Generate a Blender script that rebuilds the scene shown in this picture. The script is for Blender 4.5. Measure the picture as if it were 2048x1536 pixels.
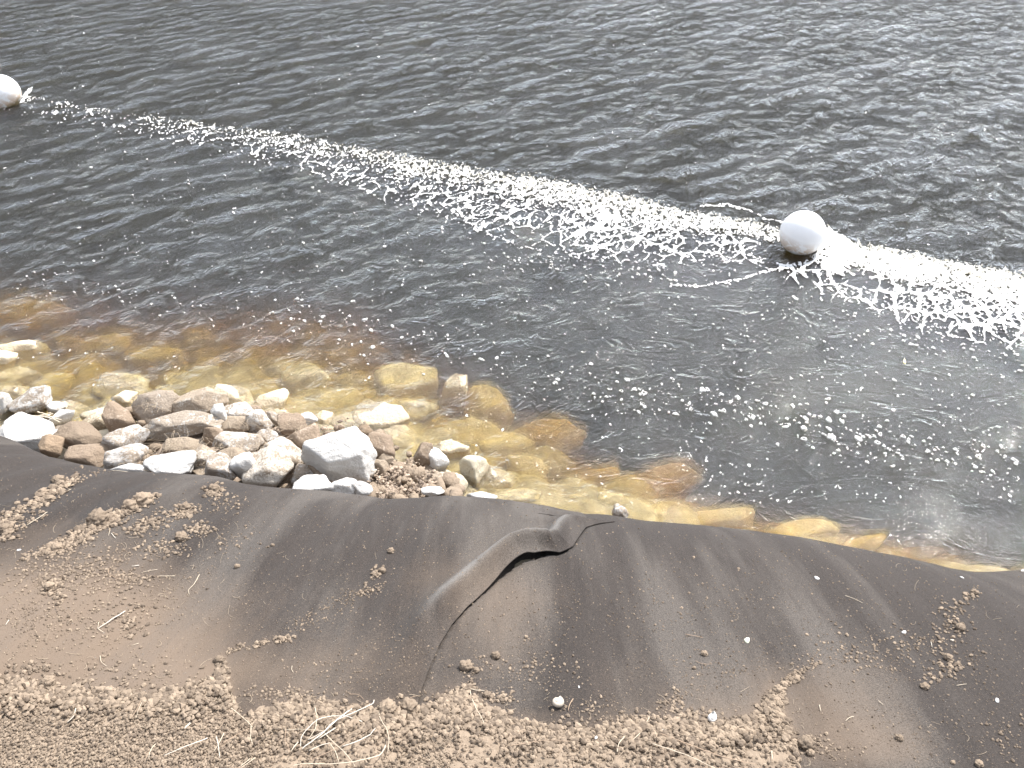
import bpy, math, random
import numpy as np
from mathutils import Vector

for o in list(bpy.data.objects): bpy.data.objects.remove(o)
SC = bpy.context.scene
COL = SC.collection
R = math.radians

# ------------------------------------------------------------------ camera
CAMZ, PITCH, F = 3.0, R(37.0), 1607.0          # F: focal length in pixels of a 2048 px wide picture
cd = bpy.data.cameras.new('camera'); cam = bpy.data.objects.new('camera', cd); COL.objects.link(cam)
cd.sensor_width = 36.0; cd.lens = 36.0*F/2048.0; cd.clip_start = 0.05; cd.clip_end = 3000
cam.location = (0, 0, CAMZ); cam.rotation_euler = (math.pi/2-PITCH, 0, 0)
SC.camera = cam

# ------------------------------------------------------------------ light
SUN_AZ, SUN_EL = 42.0, 50.0                     # azimuth clockwise from +Y (into the picture), to the right
w = bpy.data.worlds.new('World'); SC.world = w; w.use_nodes = True
nt = w.node_tree; nt.nodes.clear()
sky = nt.nodes.new('ShaderNodeTexSky'); sky.sky_type = 'NISHITA'; sky.sun_disc = False
sky.sun_elevation = R(SUN_EL); sky.sun_rotation = R(SUN_AZ); sky.dust_density = .8; sky.air_density = 1.0
tc = nt.nodes.new('ShaderNodeTexCoord')
cl = nt.nodes.new('ShaderNodeTexNoise'); cl.inputs['Scale'].default_value = 2.2; cl.inputs['Detail'].default_value = 6; cl.inputs['Roughness'].default_value = .6
rp = nt.nodes.new('ShaderNodeValToRGB'); rp.color_ramp.elements[0].position = .32; rp.color_ramp.elements[1].position = .68
rp.color_ramp.elements[0].color = (.55,)*3+(1,); rp.color_ramp.elements[1].color = (.9,)*3+(1,)
mx = nt.nodes.new('ShaderNodeMix'); mx.data_type = 'RGBA'
dt = nt.nodes.new('ShaderNodeVectorMath'); dt.operation = 'DOT_PRODUCT'      # thin cloud glows towards the sun
dt.inputs[1].default_value = (math.sin(R(SUN_AZ))*math.cos(R(SUN_EL)), math.cos(R(SUN_AZ))*math.cos(R(SUN_EL)), math.sin(R(SUN_EL)))
mr = nt.nodes.new('ShaderNodeMath'); mr.operation = 'MAXIMUM'; mr.inputs[1].default_value = 0
mp = nt.nodes.new('ShaderNodeMath'); mp.operation = 'POWER'; mp.inputs[1].default_value = 2.6
mm = nt.nodes.new('ShaderNodeMath'); mm.operation = 'MULTIPLY_ADD'; mm.inputs[1].default_value = 13.5; mm.inputs[2].default_value = 6.0
nt.links.new(tc.outputs['Generated'], dt.inputs[0]); nt.links.new(dt.outputs['Value'], mr.inputs[0]); nt.links.new(mr.outputs[0], mp.inputs[0]); nt.links.new(mp.outputs[0], mm.inputs[0])
cc = nt.nodes.new('ShaderNodeCombineColor')
for i_, k_ in enumerate((.95, 1.0, 1.10)):
    m3 = nt.nodes.new('ShaderNodeMath'); m3.operation = 'MULTIPLY'; m3.inputs[1].default_value = k_; nt.links.new(mm.outputs[0], m3.inputs[0]); nt.links.new(m3.outputs[0], cc.inputs[i_])
nt.links.new(cc.outputs[0], mx.inputs['B'])
bg = nt.nodes.new('ShaderNodeBackground'); bg.inputs['Strength'].default_value = .105
wo = nt.nodes.new('ShaderNodeOutputWorld')
nt.links.new(tc.outputs['Generated'], cl.inputs['Vector']); nt.links.new(cl.outputs['Fac'], rp.inputs['Fac'])
nt.links.new(rp.outputs['Color'], mx.inputs['Factor']); nt.links.new(sky.outputs['Color'], mx.inputs['A'])
nt.links.new(mx.outputs['Result'], bg.inputs['Color']); nt.links.new(bg.outputs[0], wo.inputs[0])
sl = bpy.data.lights.new('sun', 'SUN'); sl.energy = 4.25; sl.angle = R(.53); sl.color = (1, .955, .89)
so = bpy.data.objects.new('sun', sl); COL.objects.link(so)
SDIR = Vector((math.sin(R(SUN_AZ))*math.cos(R(SUN_EL)), math.cos(R(SUN_AZ))*math.cos(R(SUN_EL)), math.sin(R(SUN_EL))))
so.rotation_euler = SDIR.to_track_quat('Z', 'Y').to_euler(); so.location = (4, 4, 8)
SC.view_settings.view_transform = 'Standard'; SC.view_settings.look = 'None'
SC.view_settings.exposure = 0.95; SC.view_settings.gamma = 1.0
SC.render.engine = 'CYCLES'
SC.cycles.max_bounces = 8; SC.cycles.transparent_max_bounces = 12; SC.cycles.volume_bounces = 0

# ------------------------------------------------------------------ numpy helpers
cp, sp_ = math.cos(PITCH), math.sin(PITCH)
def ray(px, py):
    xr = (np.asarray(px, float)-1024)/F; yr = (768-np.asarray(py, float))/F
    return xr, cp+yr*sp_, -sp_+yr*cp
def at(px, py, z):
    dx, dy, dz = ray(px, py); t = (z-CAMZ)/dz
    return dx*t, dy*t, t                       # t is the depth along the view axis
def proj(x, y, z):
    zz = z-CAMZ; dep = y*cp-zz*sp_; dep = np.where(np.abs(dep) < 1e-3, 1e-3, dep)
    up = y*sp_+zz*cp
    return 1024+F*x/dep, 768-F*up/dep, dep
def sstep(a, b, x):
    t = np.clip((np.asarray(x, float)-a)/(b-a), 0, 1); return t*t*(3-2*t)
_rng = np.random.RandomState(7)
_perm = np.concatenate([_rng.permutation(4096)]*3)
_g = _rng.rand(4096)*2*np.pi; _gx, _gy = np.cos(_g), np.sin(_g); _h1 = _rng.rand(4096); _h2 = _rng.rand(4096)
def _hash(i, j, s): return _perm[(_perm[(i+s*131) & 4095]+j) & 4095]
def perlin(x, y, s=0):
    x = np.asarray(x, float); y = np.asarray(y, float)
    i = np.floor(x).astype(int); j = np.floor(y).astype(int); fx, fy = x-i, y-j
    u = fx**3*(fx*(fx*6-15)+10); v = fy**3*(fy*(fy*6-15)+10)
    def gr(a, b):
        h = _hash(i+a, j+b, s); return _gx[h]*(fx-a)+_gy[h]*(fy-b)
    return (gr(0,0)*(1-u)+gr(1,0)*u)*(1-v)+(gr(0,1)*(1-u)+gr(1,1)*u)*v
def fbm(x, y, s=0, n=4, g=.5):
    a, r = 1, 0
    for k in range(n): r = r+a*perlin(x*2**k, y*2**k, s+k*3); a *= g
    return r
def worley(x, y, s=0):
    x = np.asarray(x, float); y = np.asarray(y, float)
    i = np.floor(x).astype(int); j = np.floor(y).astype(int)
    f1 = np.full(x.shape, 9.); f2 = np.full(x.shape, 9.); idv = np.zeros(x.shape)
    for a in (-1, 0, 1):
        for b in (-1, 0, 1):
            h = _hash(i+a, j+b, s); d = np.hypot(i+a+_h1[h]-x, j+b+_h2[h]-y)
            m = d < f1; f2 = np.where(m, f1, np.minimum(f2, d)); idv = np.where(m, _h1[(h*7) & 4095], idv); f1 = np.where(m, d, f1)
    return f1, f2, idv

def mesh(name, V, Fc, smooth=True):
    """V (n,3); Fc (m,3) or (m,4) array"""
    me = bpy.data.meshes.new(name); V = np.asarray(V, np.float32); Fc = np.asarray(Fc, np.int32)
    k = Fc.shape[1]
    me.vertices.add(len(V)); me.vertices.foreach_set('co', V.ravel())
    me.loops.add(Fc.size); me.loops.foreach_set('vertex_index', Fc.ravel())
    me.polygons.add(len(Fc)); me.polygons.foreach_set('loop_start', np.arange(0, Fc.size, k, dtype=np.int32))
    me.polygons.foreach_set('loop_total', np.full(len(Fc), k, np.int32))
    me.polygons.foreach_set('use_smooth', np.full(len(Fc), smooth, bool))
    me.update(calc_edges=True); me.validate(); return me
def link(name, me, mat, parent=None, loc=None):
    o = bpy.data.objects.new(name, me); COL.objects.link(o)
    if mat is not None: me.materials.append(mat)
    if parent: o.parent = parent
    if loc is not None: o.location = loc
    return o
def attr(me, name, v):
    a = me.attributes.new(name, 'FLOAT', 'POINT'); a.data.foreach_set('value', np.asarray(v, np.float32).ravel())
def tag(o, label=None, cat=None, group=None, kind=None):
    if label: o['label'] = label
    if cat: o['category'] = cat
    if group: o['group'] = group
    if kind: o['kind'] = kind
    return o
def gridfaces(nr, nc, keep=None):
    r, c = np.meshgrid(np.arange(nr-1), np.arange(nc-1), indexing='ij'); a = (r*nc+c).ravel()
    f = np.stack([a, a+1, a+nc+1, a+nc], 1)
    return f if keep is None else f[keep.ravel()]
def compact(V, Fc, *at_):
    used = np.zeros(len(V), bool); used[Fc.ravel()] = True; m = np.cumsum(used)-1
    return (V[used], m[Fc])+tuple(a.ravel()[used] for a in at_)

# ------------------------------------------------------------------ node helpers
class NT:
    def __init__(s, name):
        s.m = bpy.data.materials.new(name); s.m.use_nodes = True; s.t = s.m.node_tree; s.t.nodes.clear()
        s.out = s.t.nodes.new('ShaderNodeOutputMaterial')
    def n(s, typ, props=None, **ins):
        nd = s.t.nodes.new(typ)
        for k, v in (props or {}).items(): setattr(nd, k, v)
        for k, v in ins.items():
            k = k.replace('_', ' ')
            sock = nd.inputs[int(k[1:])] if k[0] == 'i' and k[1:].isdigit() else nd.inputs[k]
            if isinstance(v, bpy.types.NodeSocket): s.t.links.new(v, sock)
            else: sock.default_value = v
        return nd
    def math(s, op, a, b=0.0, clamp=False):
        return s.n('ShaderNodeMath', {'operation': op, 'use_clamp': clamp}, i0=a, i1=b).outputs[0]
    def noise(s, vec, scale, detail=3, rough=.55, dist=0):
        return s.n('ShaderNodeTexNoise', Vector=vec, Scale=scale, Detail=detail, Roughness=rough, Distortion=dist).outputs['Fac']
    def ramp(s, fac, *st):
        nd = s.n('ShaderNodeValToRGB', Fac=fac); e = nd.color_ramp.elements
        while len(e) < len(st): e.new(.5)
        for el, (p, c) in zip(e, st):
            el.position = p; el.color = (c,)*3+(1,) if isinstance(c, (int, float)) else tuple(c)+(1,)
        return nd.outputs['Color']
    def mix(s, fac, a, b, blend='MIX'):
        nd = s.n('ShaderNodeMix', {'data_type': 'RGBA', 'blend_type': blend})
        for k, v in (('Factor', fac), ('A', a), ('B', b)):
            if isinstance(v, bpy.types.NodeSocket): s.t.links.new(v, nd.inputs[k])
            else: nd.inputs[k].default_value = v if isinstance(v, (int, float)) else (tuple(v)+(1,) if len(v) == 3 else v)
        return nd.outputs['Result']
    def attr(s, name): return s.n('ShaderNodeAttribute', {'attribute_name': name}).outputs['Fac']
    def mapping(s, vec, scale=(1,1,1), rot=(0,0,0)):
        return s.n('ShaderNodeMapping', Vector=vec, Scale=scale, Rotation=rot).outputs[0]
    def bump(s, h, strength=.5, dist=.01, normal=None):
        kw = dict(Height=h, Strength=strength, Distance=dist)
        if normal is not None: kw['Normal'] = normal
        return s.n('ShaderNodeBump', **kw).outputs[0]
    def done(s, shader, vol=None):
        s.t.links.new(shader, s.out.inputs['Surface'])
        if vol is not None: s.t.links.new(vol, s.out.inputs['Volume'])
        return s.m
def obj_coord(n): return n.n('ShaderNodeTexCoord').outputs['Object']

# ------------------------------------------------------------------ materials
def mat_rock():
    n = NT('limestone'); gm = n.n('ShaderNodeNewGeometry').outputs['Position']; oi = n.n('ShaderNodeObjectInfo')
    tint = oi.outputs['Color']; dirt = oi.outputs['Alpha']
    a = n.noise(gm, 14, 6, .65, .6); b = n.noise(gm, 90, 5, .7); c = n.noise(gm, 5, 3, .5)
    d = n.math('ADD', n.math('MULTIPLY', a, .52), n.math('MULTIPLY', b, .48))
    d = n.math('ADD', d, n.math('MULTIPLY', n.math('SUBTRACT', dirt, .43), .55))
    fac = n.ramp(d, (.46, 0), (.55, 1))
    dcol = n.mix(c, (.19, .142, .098), (.33, .265, .195))
    col = n.mix(n.math('MULTIPLY', fac, .88), n.mix(1.0, (.57, .55, .52), tint, 'MULTIPLY'), n.mix(1.0, dcol, n.mix(.5, (1, 1, 1), tint), 'MULTIPLY'))
    col = n.mix(n.ramp(n.noise(gm, 220, 3, .7), (.58, 0), (.72, .55)), col, (.20, .15, .115))
    wz = n.n('ShaderNodeSeparateXYZ', Vector=gm).outputs['Z']; wz = n.math('ADD', wz, n.math('MULTIPLY', n.math('SUBTRACT', a, .5), .05))
    wet = n.math('MULTIPLY', n.ramp(wz, (.018, 1), (.034, 0)), n.ramp(n.math('ADD', wz, .5), (.47, 0), (.50, 1)))
    col = n.mix(n.math('MULTIPLY', wet, .5), col, n.mix(1.0, col, (.45, .36, .24), 'MULTIPLY'))
    h = n.math('ADD', n.math('MULTIPLY', n.noise(gm, 45, 6, .7), 1.0), n.math('MULTIPLY', a, .8))
    p = n.n('ShaderNodeBsdfPrincipled', Base_Color=col, Roughness=.85, Normal=n.bump(h, .85, .018))
    return n.done(p.outputs[0])
def mat_soil(name, c1, c2, c3):
    n = NT(name); gm = n.n('ShaderNodeNewGeometry').outputs['Position']
    t = n.attr('tint')
    a = n.noise(gm, 30, 5, .6); b = n.noise(gm, 300, 4, .7)
    col = n.mix(a, c1, c2); col = n.mix(n.ramp(b, (.45, 0), (.7, .6)), col, c3)
    col = n.mix(1.0, col, n.ramp(t, (0, (.58, .56, .55)), (1, (1.34, 1.30, 1.24))), 'MULTIPLY')
    p = n.n('ShaderNodeBsdfPrincipled', Base_Color=col, Roughness=.95, Normal=n.bump(b, .6, .003))
    p.inputs['Specular IOR Level'].default_value = .15
    return n.done(p.outputs[0])
def mat_fabric():
    n = NT('felt_geotextile'); gm = n.n('ShaderNodeNewGeometry').outputs['Position']; dust_shade = n.attr('dust_shade')
    st = n.mapping(gm, (1, .09, .09), (0, 0, R(-11)))
    a = n.math('ADD', n.math('MULTIPLY', n.noise(st, 9, 3, .6), .5), n.math('MULTIPLY', n.noise(st, 34, 3, .6), .5)); b = n.noise(gm, 270, 4, .78); c = n.noise(gm, 3.2, 4, .6); fine = n.noise(gm, 900, 2, .6)
    col = n.mix(a, (.007, .0055, .0048), (.034, .0265, .022))
    col = n.mix(n.ramp(b, (.44, 0), (.68, .55)), col, (.105, .082, .068))
    stk = n.noise(n.mapping(gm, (1, .13, .13), (0, 0, R(-13))), 3.4, 4, .62)          # long pale streaks: fluffed-up lint, with sheen of the undulations painted in
    col = n.mix(n.math('MULTIPLY', n.ramp(stk, (.48, 0), (.64, 1)), n.ramp(b, (.36, .08), (.62, .75))), col, (.13, .113, .098))
    # soil caught in the felt, thinned where the soft shade is painted
    df = n.math('ADD', n.math('MULTIPLY', c, .30), n.math('MULTIPLY', b, .35)); df = n.math('ADD', df, n.math('MULTIPLY', a, .15)); df = n.math('ADD', df, n.math('ADD', dust_shade, .05))
    col = n.mix(n.ramp(df, (.55, 0), (1.15, .93)), col, (.16, .118, .085))
    # sparse pale lint and grit
    vo = n.n('ShaderNodeTexVoronoi', {'feature': 'F1'}, Vector=gm, Scale=95.0)
    rare = n.noise(gm, 60, 1, .5)
    sp = n.math('MULTIPLY', n.ramp(vo.outputs['Distance'], (.10, 1), (.17, 0)), n.ramp(rare, (.60, 0), (.64, 1)))
    col = n.mix(n.math('MULTIPLY', sp, .55), col, (.34, .31, .28))
    col = n.mix(n.math('MULTIPLY', n.attr('painted_sheen'), n.ramp(b, (.35, .2), (.6, .95))), col, (.19, .18, .168))  # highlight of the fold crest, painted as a paler felt colour
    rib = n.n('ShaderNodeTexWave', {'wave_type': 'BANDS', 'bands_direction': 'Y'}, Vector=n.mapping(gm, (1, 1, .6), (0, 0, R(8))), Scale=62.0, Distortion=2.5, Detail=2.0, Detail_Scale=2.0).outputs['Fac']
    h = n.math('ADD', n.math('MULTIPLY', b, 1.0), n.math('MULTIPLY', n.math('MULTIPLY', rib, n.ramp(c, (.45, 0), (.6, .28))), 1.0))
    h = n.math('ADD', h, n.math('MULTIPLY', fine, .5))
    h = n.math('ADD', h, n.math('MULTIPLY', sp, 2.0))
    nb = n.bump(h, .8, .003); nb = n.bump(a, .5, .012, nb)
    p = n.n('ShaderNodeBsdfPrincipled', Base_Color=col, Roughness=.8, Normal=nb)
    p.inputs['Sheen Weight'].default_value = .07; p.inputs['Sheen Roughness'].default_value = .45
    p.inputs['Specular IOR Level'].default_value = .22
    return n.done(p.outputs[0])
def mat_simple(name, c1, c2, scale=60, rough=.7, bump=.3, dist=.002):
    n = NT(name); oc = obj_coord(n); a = n.noise(oc, scale, 4, .6)
    p = n.n('ShaderNodeBsdfPrincipled', Base_Color=n.mix(a, c1, c2), Roughness=rough, Normal=n.bump(a, bump, dist))
    return n.done(p.outputs[0])
def mat_buoy():
    n = NT('buoy_plastic'); oc = obj_coord(n); sx = n.n('ShaderNodeSeparateXYZ', Vector=oc)
    z = sx.outputs['Z']; nz = n.noise(oc, 14, 5, .7, .8)
    low = n.math('MULTIPLY', n.math('SUBTRACT', .01, z), 8.0, True)
    d = n.math('MULTIPLY', low, n.ramp(nz, (.43, 0), (.52, 1)))
    sc = n.ramp(n.noise(oc, 40, 3, .7), (.68, 0), (.72, .5))
    col = n.mix(n.math('MULTIPLY', d, .8), (.80, .80, .80), (.52, .36, .22))
    col = n.mix(n.math('MULTIPLY', sc, .25), col, (.45, .38, .3))
    alg = n.math('MULTIPLY', n.math('SUBTRACT', n.math('MULTIPLY', nz, .06), n.math('ADD', z, .145)), 30.0, True)
    col = n.mix(alg, col, (.20, .15, .07))
    p = n.n('ShaderNodeBsdfPrincipled', Base_Color=col, Roughness=.38, Normal=n.bump(n.noise(oc, 25, 3), .08, .004))
    return n.done(p.outputs[0])
def mat_water():
    n = NT('river_water'); gm = n.n('ShaderNodeNewGeometry').outputs['Position']; chop = n.attr('chop'); swirl = n.attr('swirl')
    w1 = n.mapping(gm, (1, 1, 1), (0, 0, R(-45)))                 # x runs along the crests after the turn
    v = n.mapping(w1, (.48, 1.0, 1))
    a = n.noise(v, 10.5, 4, .55, .9); ra = n.math('SUBTRACT', 1.0, n.math('ABSOLUTE', n.math('MULTIPLY', n.math('SUBTRACT', a, .5), 4.0)))
    b = n.noise(n.mapping(w1, (.55, 1, 1)), 21, 4, .6, .7)
    rb = n.math('SUBTRACT', 1.0, n.math('ABSOLUTE', n.math('MULTIPLY', n.math('SUBTRACT', b, .5), 4.0)))
    c = n.noise(gm, 55, 3, .6, .5)
    h = n.math('ADD', n.math('MULTIPLY', n.math('POWER', n.math('MAXIMUM', ra, 0.0), 2.6), .62), n.math('MULTIPLY', n.math('POWER', n.math('MAXIMUM', rb, 0.0), 2.0), .24)); h = n.math('ADD', h, n.math('MULTIPLY', c, .10))
    gust = n.ramp(n.noise(n.mapping(w1, (.5, 1, 1)), 1.3, 5, .65), (.32, .35), (.66, 1.5))
    h = n.math('MULTIPLY', n.math('MULTIPLY', h, chop), gust)
    s1 = n.noise(n.mapping(gm, (.8, 1.5, 1), (0, 0, R(-14))), 2.6, 4, .55, 2.2)
    s2 = n.math('SUBTRACT', 1.0, n.math('ABSOLUTE', n.math('MULTIPLY', n.math('SUBTRACT', s1, .5), 9.0)), True)
    h = n.math('ADD', h, n.math('MULTIPLY', n.math('ADD', n.math('MULTIPLY', s2, .12), n.math('MULTIPLY', s1, .42)), swirl))
    h = n.math('ADD', h, n.math('MULTIPLY', n.noise(gm, 17, 4, .6, 1.5), n.math('MULTIPLY', swirl, .14)))
    nb = n.bump(h, 1.0, .042)
    fr = n.n('ShaderNodeFresnel', IOR=1.34, Normal=nb).outputs[0]
    gl = n.n('ShaderNodeBsdfGlossy', Color=(1, 1, 1, 1), Roughness=.06, Normal=nb)
    tr = n.n('ShaderNodeBsdfTransparent', Color=(1, 1, 1, 1))
    rf = n.n('ShaderNodeBsdfRefraction', Color=(1, 1, 1, 1), Roughness=.20, IOR=1.12, Normal=nb)
    under = n.n('ShaderNodeMixShader', Fac=.48); n.t.links.new(tr.outputs[0], under.inputs[1]); n.t.links.new(rf.outputs[0], under.inputs[2])
    m = n.n('ShaderNodeMixShader', Fac=fr); n.t.links.new(under.outputs[0], m.inputs[1]); n.t.links.new(gl.outputs[0], m.inputs[2])
    ab = n.n('ShaderNodeVolumeAbsorption', Color=(.78, .675, .12, 1), Density=6.0)
    scn = n.n('ShaderNodeVolumeScatter', Color=(.27, .39, .92, 1), Density=1.55, Anisotropy=.0)
    av = n.n('ShaderNodeAddShader'); n.t.links.new(ab.outputs[0], av.inputs[0]); n.t.links.new(scn.outputs[0], av.inputs[1])
    return n.done(m.outputs[0], av.outputs[0])
def mat_foam():
    n = NT('foam'); gm = n.n('ShaderNodeNewGeometry').outputs['Position']; sl_ = n.attr('silt')
    a = n.noise(gm, 110, 3, .7); b = n.noise(gm, 9, 3, .6)
    f = n.math('MULTIPLY', n.math('MULTIPLY', sl_, n.ramp(b, (.40, 0), (.62, 1))), n.ramp(a, (.40, .2), (.60, 1)))
    col = n.mix(n.math('MULTIPLY', sl_, .95), (.56, .56, .55), (.21, .195, .15)); col = n.mix(n.math('MULTIPLY', f, .7), col, (.15, .125, .065))
    p = n.n('ShaderNodeBsdfPrincipled', Base_Color=col, Roughness=.6, Normal=n.bump(a, .8, .006))
    return n.done(p.outputs[0])
M = dict(rock=mat_rock(), soil=mat_soil('dry_soil', (.175, .138, .105), (.245, .196, .152), (.30, .25, .197)),
         gravel=mat_soil('pale_gravel', (.27, .205, .155), (.38, .31, .25), (.46, .41, .35)),
         bed=mat_soil('silt_bed', (.50, .44, .33), (.62, .56, .45), (.40, .34, .24)),
         fabric=mat_fabric(), buoy=mat_buoy(), water=mat_water(), foam=mat_foam(),
         straw=mat_simple('dry_straw', (.40, .33, .24), (.56, .48, .37), 80), pale=mat_simple('bleached_straw', (.44, .395, .33), (.60, .55, .47), 80),
         litter=mat_simple('dry_fibre', (.30, .23, .16), (.50, .41, .30), 80),
         root=mat_simple('brown_root', (.22, .15, .10), (.40, .29, .20), 80),
         shell=mat_simple('shell_cream', (.34, .28, .21), (.52, .47, .40), 140, .45, .3, .001), white=mat_simple('shell_white', (.55, .54, .52), (.68, .67, .65), 140, .4, .1, .001),
         leaf=mat_simple('yellow_leaf', (.62, .52, .28), (.75, .68, .42), 60), fragment=mat_simple('pale_fragment', (.62, .66, .42), (.85, .85, .72), 150))

# ------------------------------------------------------------------ the bank: felt-covered shoulder
SIL = [(-900,780),(-400,830),(-150,850),(0,873),(45,893),(90,914),(160,929),(240,941),(330,947),(390,951),(440,957),(490,972),(560,979),(640,981),(720,990),(780,998),(840,997),(900,993),
       (960,996),(1030,1003),(1100,1014),(1160,1026),(1220,1030),(1285,1041),(1400,1050),(1500,1061),(1600,1075),(1700,1093),(1780,1109),(1850,1124),(1900,1136),(1950,1144),(2000,1143),(2048,1139),(2150,1150),(2400,1185),(3000,1260)]
ZS = .42
_sx, _sy, _ = at([p[0] for p in SIL], [p[1] for p in SIL], ZS)
_sxd = np.linspace(_sx[0], _sx[-1], 6000); _syd = np.interp(_sxd, _sx, _sy); _w = int(.05/(_sxd[1]-_sxd[0]))*2+1; _k = np.hanning(_w+2)[1:-1]; _k /= _k.sum()
_syd = np.convolve(np.pad(_syd, _w//2, mode='edge'), _k, 'valid')
def YS(x):
    x = np.asarray(x, float)
    return np.interp(x, _sxd, _syd)
_d = np.linspace(-6, 6, 6001)
_sl = np.where(_d < 0, .40+.60*np.clip((_d+.8)/.8, 0, 1)**2, 1.0+1.0*(1-np.exp(-np.maximum(_d, 0)/.05)))
_sl = np.where(_d < -2.0, .40*np.clip((_d+3.2)/1.2, 0, 1), _sl)
_G = -np.concatenate([[0], np.cumsum((_sl[1:]+_sl[:-1])/2*(_d[1]-_d[0]))]); _G = _G-np.interp(0, _d, _G)+ZS
def und(x, y):
    ca, sa = math.cos(R(11)), math.sin(R(11)); u = x*ca-y*sa; v = x*sa+y*ca
    r = .013*perlin(u*3.6+3, v*.5, 11)+.010*perlin(u*8+1, v*.7+9, 12)+.018*perlin(x*1.3, y*1.1+4, 13)+.0035*perlin(u*17, v*2.2, 14)
    return r*2.4*(1-.55*sstep(0, .6, x))
def FH(x, y):
    d = y-YS(x); g = np.interp(d, _d, _G)
    return g+und(x, y)*(1-.75*np.exp(-(d/.16)**2))*sstep(.6, .2, d)
def onfab(px, py, extra=0.0):
    px = np.asarray(px, float); py = np.asarray(py, float); dx, dy, dz = ray(px, py)
    t = np.full(px.shape, .6); done = np.zeros(px.shape, bool); hit = t.copy()
    for k in range(260):
        z = CAMZ+dz*t; below = (z <= FH(dx*t, dy*t)+extra) & ~done
        hit = np.where(below, t, hit); done |= below; t = t+.015
    lo, hi = hit-.015, hit
    for k in range(8):
        mid = (lo+hi)/2; b = CAMZ+dz*mid <= FH(dx*mid, dy*mid)+extra; hi = np.where(b, mid, hi); lo = np.where(b, lo, mid)
    return dx*hi, dy*hi, CAMZ+dz*hi, hi, done

# overlap of the two felt strips
SEAM = [(1330,1030),(1300,1041),(1230,1044),(1172,1056),(1158,1075),(1146,1095),(1118,1110),(1085,1112),(1050,1122),(1010,1148),(975,1180),(935,1215),(905,1250),(880,1290),(862,1330),(845,1375),(835,1410),(825,1450),(800,1536),(765,1650),(740,1740)]
_e = onfab([p[0] for p in SEAM[1:]], [p[1] for p in SEAM[1:]])
_ex = np.array(_e[0]); _ey = np.array(_e[1])
_ex = np.concatenate([[_ex[0]+.20, _ex[0]+.07], _ex, [_ex[-1]-.6]]); _ey = np.concatenate([[_ey[0]+.55, _ey[0]+.06], _ey, [-2.0]])
for k in range(len(_ey)-2, -1, -1): _ey[k] = max(_ey[k], _ey[k+1]+.004)
_es = np.concatenate([[0], np.cumsum(np.hypot(np.diff(_ex), np.diff(_ey)))])
def seamdist(x, y):
    best = np.full(x.shape, 99.); s = np.zeros(x.shape)
    for k in range(len(_ex)-1):
        ax, ay, bx, by = _ex[k], _ey[k], _ex[k+1], _ey[k+1]; L = math.hypot(bx-ax, by-ay)
        t = np.clip(((x-ax)*(bx-ax)+(y-ay)*(by-ay))/L**2, 0, 1); d = np.hypot(x-ax-t*(bx-ax), y-ay-t*(by-ay))
        m = d < best; best = np.where(m, d, best); s = np.where(m, _es[k]+t*L, s)
    return best, s
sK = lambda px: float(np.interp(px, [SEAM[i+1][0] for i in range(len(SEAM)-1)][::-1], _es[2:2+len(SEAM)-1][::-1]))
S_top, S_lip, S_end, S_low = sK(1230), sK(1060), sK(960), sK(860)
def lift(x, y):
    q, s = seamdist(x, y)
    A = .036*np.exp(-((s-S_lip)/.17)**2)+.036*sstep(S_top-.02, S_top+.10, s)*sstep(S_low+.2, S_end, s)+.007*(s < 99)
    e = .037*np.exp(-((s-S_lip-.05)/.125)**2)
    jag = .004*perlin(x*60, y*60, 5)*np.exp(-q/.03)
    return .004+A*np.exp(-((q-.075)/.045)**2)*(q < 3)+e*np.exp(-(q/.09)**2)+jag*np.exp(-((s-S_lip)/.15)**2)
def FHtop(x, y):      # height of whatever felt is uppermost at x, y
    x = np.asarray(x, float); y = np.asarray(y, float)
    left = x < np.interp(y, _ey[::-1], _ex[::-1])
    return FH(x, y)+np.where(left, lift(x, y), .0)

# dusty soil on the felt and a soft shade painted at right, described where they lie (pixel ellipses turned into places on the bank)
DUST_SHADE = [(-60,1330,440,140,.92),(60,1250,260,110,.30),(230,1190,300,150,.18),(620,1330,300,90,.22),(980,1180,150,60,.18),(1000,1260,90,120,.14),(880,1120,200,60,.10),(520,1280,120,60,-.12),(330,1290,70,50,-.1),
        (1650,1400,190,90,.24),(1750,1500,260,70,.30),(1300,1400,300,80,.16),(120,1060,220,60,.10),(1500,1250,500,160,.03),(1950,1480,120,120,-.20),(2000,1290,80,70,-.16),(60,985,140,50,-.25),(560,1060,300,60,-.10),(1250,1090,160,40,-.12)]
SOILB = [(-900,1290),(-300,1335),(0,1355),(60,1368),(130,1382),(220,1384),(300,1390),(370,1380),(410,1368),(432,1352),(448,1345),(458,1362),(466,1400),(482,1444),(520,1428),(570,1412),(620,1404),(680,1412),(740,1428),(790,1424),(830,1420),(870,1408),(915,1396),(950,1402),(985,1420),(1040,1448),
         (1100,1458),(1180,1462),(1260,1452),(1340,1448),(1400,1446),(1450,1450),(1490,1446),(1515,1432),(1530,1405),(1545,1388),(1556,1408),(1572,1440),(1590,1475),(1597,1520),(1600,1640),(1640,1760),(1700,1900),(3000,2300)]
def soil_amount(px, py):
    wob = 9*perlin(px/23, py/23, 31)+6*perlin(px/9, py/9, 32)
    b = np.interp(px, [p[0] for p in SOILB], [p[1] for p in SOILB])
    return (py+wob-b)
def dust_shade_val(x, y):
    px, py, dep = proj(x, y, FH(x, y)); v = np.zeros(px.shape)
    for cx, cy, rx, ry, a in DUST_SHADE: v += a*np.exp(-((px-cx)/rx)**2-((py-cy)/ry)**2)
    v += .18*sstep(-60, 10, soil_amount(px, py))
    return np.where(dep > .2, v, .3)

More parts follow.
